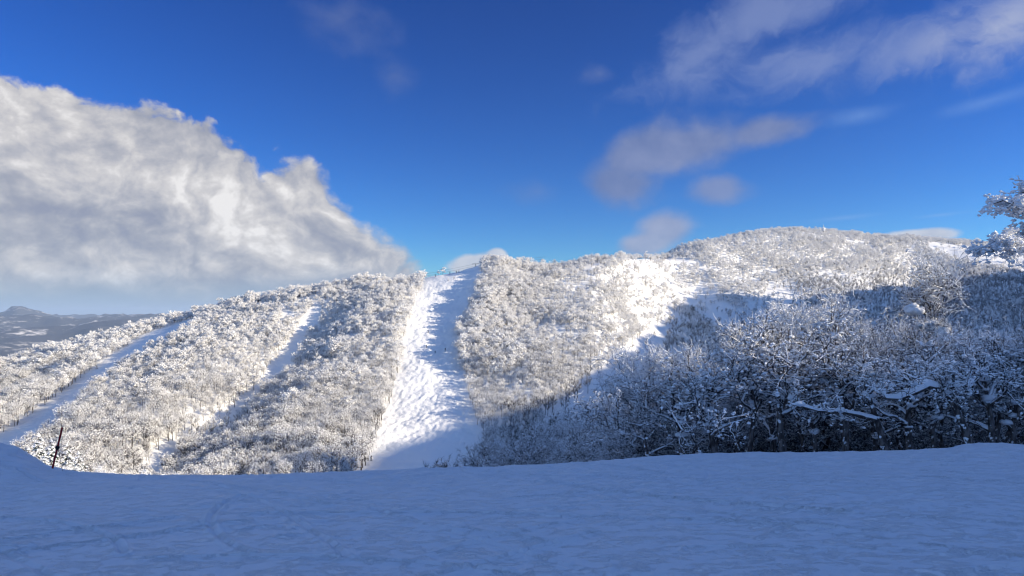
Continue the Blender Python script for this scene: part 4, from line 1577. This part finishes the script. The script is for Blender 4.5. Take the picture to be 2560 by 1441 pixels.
# ---------------- skiers
def skin_person(cloth, lean=0.25):
    me = bpy.data.meshes.new('person')
    V = [(0, 0, 0.95), (0, lean * 0.5, 1.2), (0, lean, 1.42), (0, lean + 0.04, 1.52), (0, lean + 0.07, 1.66), (0, lean + 0.08, 1.76),
         (0.11, 0.0, 0.88), (0.14, 0.16, 0.50), (0.15, 0.0, 0.12), (0.15, 0.16, 0.06), (-0.11, 0.0, 0.88), (-0.14, 0.16, 0.50), (-0.15, 0.0, 0.12), (-0.15, 0.16, 0.06),
         (0.19, lean, 1.38), (0.32, lean + 0.05, 1.12), (0.34, lean + 0.30, 1.02), (-0.19, lean, 1.38), (-0.32, lean + 0.05, 1.12), (-0.34, lean + 0.30, 1.02)]
    E = [(0, 1), (1, 2), (2, 3), (3, 4), (4, 5), (0, 6), (6, 7), (7, 8), (8, 9), (0, 10), (10, 11), (11, 12), (12, 13), (2, 14), (14, 15), (15, 16), (2, 17), (17, 18), (18, 19)]
    R = [0.17, 0.17, 0.17, 0.075, 0.12, 0.08, 0.11, 0.085, 0.06, 0.05, 0.11, 0.085, 0.06, 0.05, 0.08, 0.06, 0.045, 0.08, 0.06, 0.045]
    me.from_pydata(V, E, [])
    o = bpy.data.objects.new('person', me)
    COL.objects.link(o)
    me.materials.append(cloth)
    sk = o.modifiers.new('skin', 'SKIN')
    for i, r_ in enumerate(R):
        me.skin_vertices[0].data[i].radius = (r_, r_)
    me.skin_vertices[0].data[0].use_root = True
    o.modifiers.new('sub', 'SUBSURF').levels = 1
    o.modifiers['sub'].render_levels = 1
    for sx in (-0.15, 0.15):
        B1 = Buf()
        B1.tube(np.array([[sx, -0.75, 0.02], [sx, 0.6, 0.02], [sx, 0.9, 0.10]]), np.array([0.05, 0.05, 0.03]), 4, 0)
        B1.build('ski', [M_black], o)
        B1 = Buf()
        B1.tube(np.array([[sx * 2.25, lean + 0.32, 1.04], [sx * 2.9, 0.1, 0.02]]), np.array([0.015, 0.012]), 4, 0)
        B1.build('ski_pole', [M_black], o)
    return o


M_c1 = plain('dark_jacket', (0.02, 0.022, 0.035), 0.8)
M_c2 = plain('brown_jacket', (0.10, 0.05, 0.04), 0.8)
M_c3 = plain('teal_jacket', (0.02, 0.07, 0.10), 0.8)
M_c4 = plain('pale_jacket', (0.55, 0.50, 0.48), 0.8)
base_p = {}
ski = [(1071, 833, 0, 'skier in dark clothes, highest of four in the shade of the mogul run'),
       (1067, 871, 0, 'skier in dark clothes nearest the sunlit edge, mid mogul run'),
       (1088, 884, 2, 'skier in dark teal clothes, lowest of four in the shade of the mogul run'),
       (1113, 878, 0, 'skier in dark clothes closest to the trees right of the mogul run'),
       (928, 1152, 0, 'skier in dark clothes at the shaded foot of the mogul run by the trees'),
       (1088, 693, 0, 'skier in dark clothes at the top corner of the run, left of the lone tree'),
       (1125, 686, 0, 'skier in dark clothes on the skyline just right of the lone frosted tree'),
       (1141, 683, 0, 'skier in dark clothes on the skyline, left one of a pair under the cables'),
       (1147, 682, 1, 'skier in brown clothes on the skyline, right one of a pair under the cables'),
       (1135, 698, 1, 'skier in brown clothes starting down the mogul run at the shadow line'),
       (1120, 702, 3, 'skier in a pale jacket starting down the sunlit side of the mogul run'),
       (243, 922, 0, 'skier in dark clothes alone on the curved left run'),
       (1705, 657, 0, 'skier in dark clothes on the skyline of the saddle right of the spur')][:12]
MC = [M_c1, M_c2, M_c3, M_c4]
for k, (x, y, c, lb) in enumerate(ski):
    if c not in base_p:
        o = skin_person(MC[c])
        base_p[c] = o
    else:
        o = base_p[c].copy()
        COL.objects.link(o)
        for ch in base_p[c].children:
            c2 = ch.copy()
            COL.objects.link(c2)
            c2.parent = o
    put(o, x, y)
    o.rotation_euler[2] = 2.4 + (k * 1.9) % 1.6
    if k in (0, 1, 3):
        o.scale = (1.15, 1.15, 1.15)
    tag(o, lb, 'skier', 'skiers on the runs')
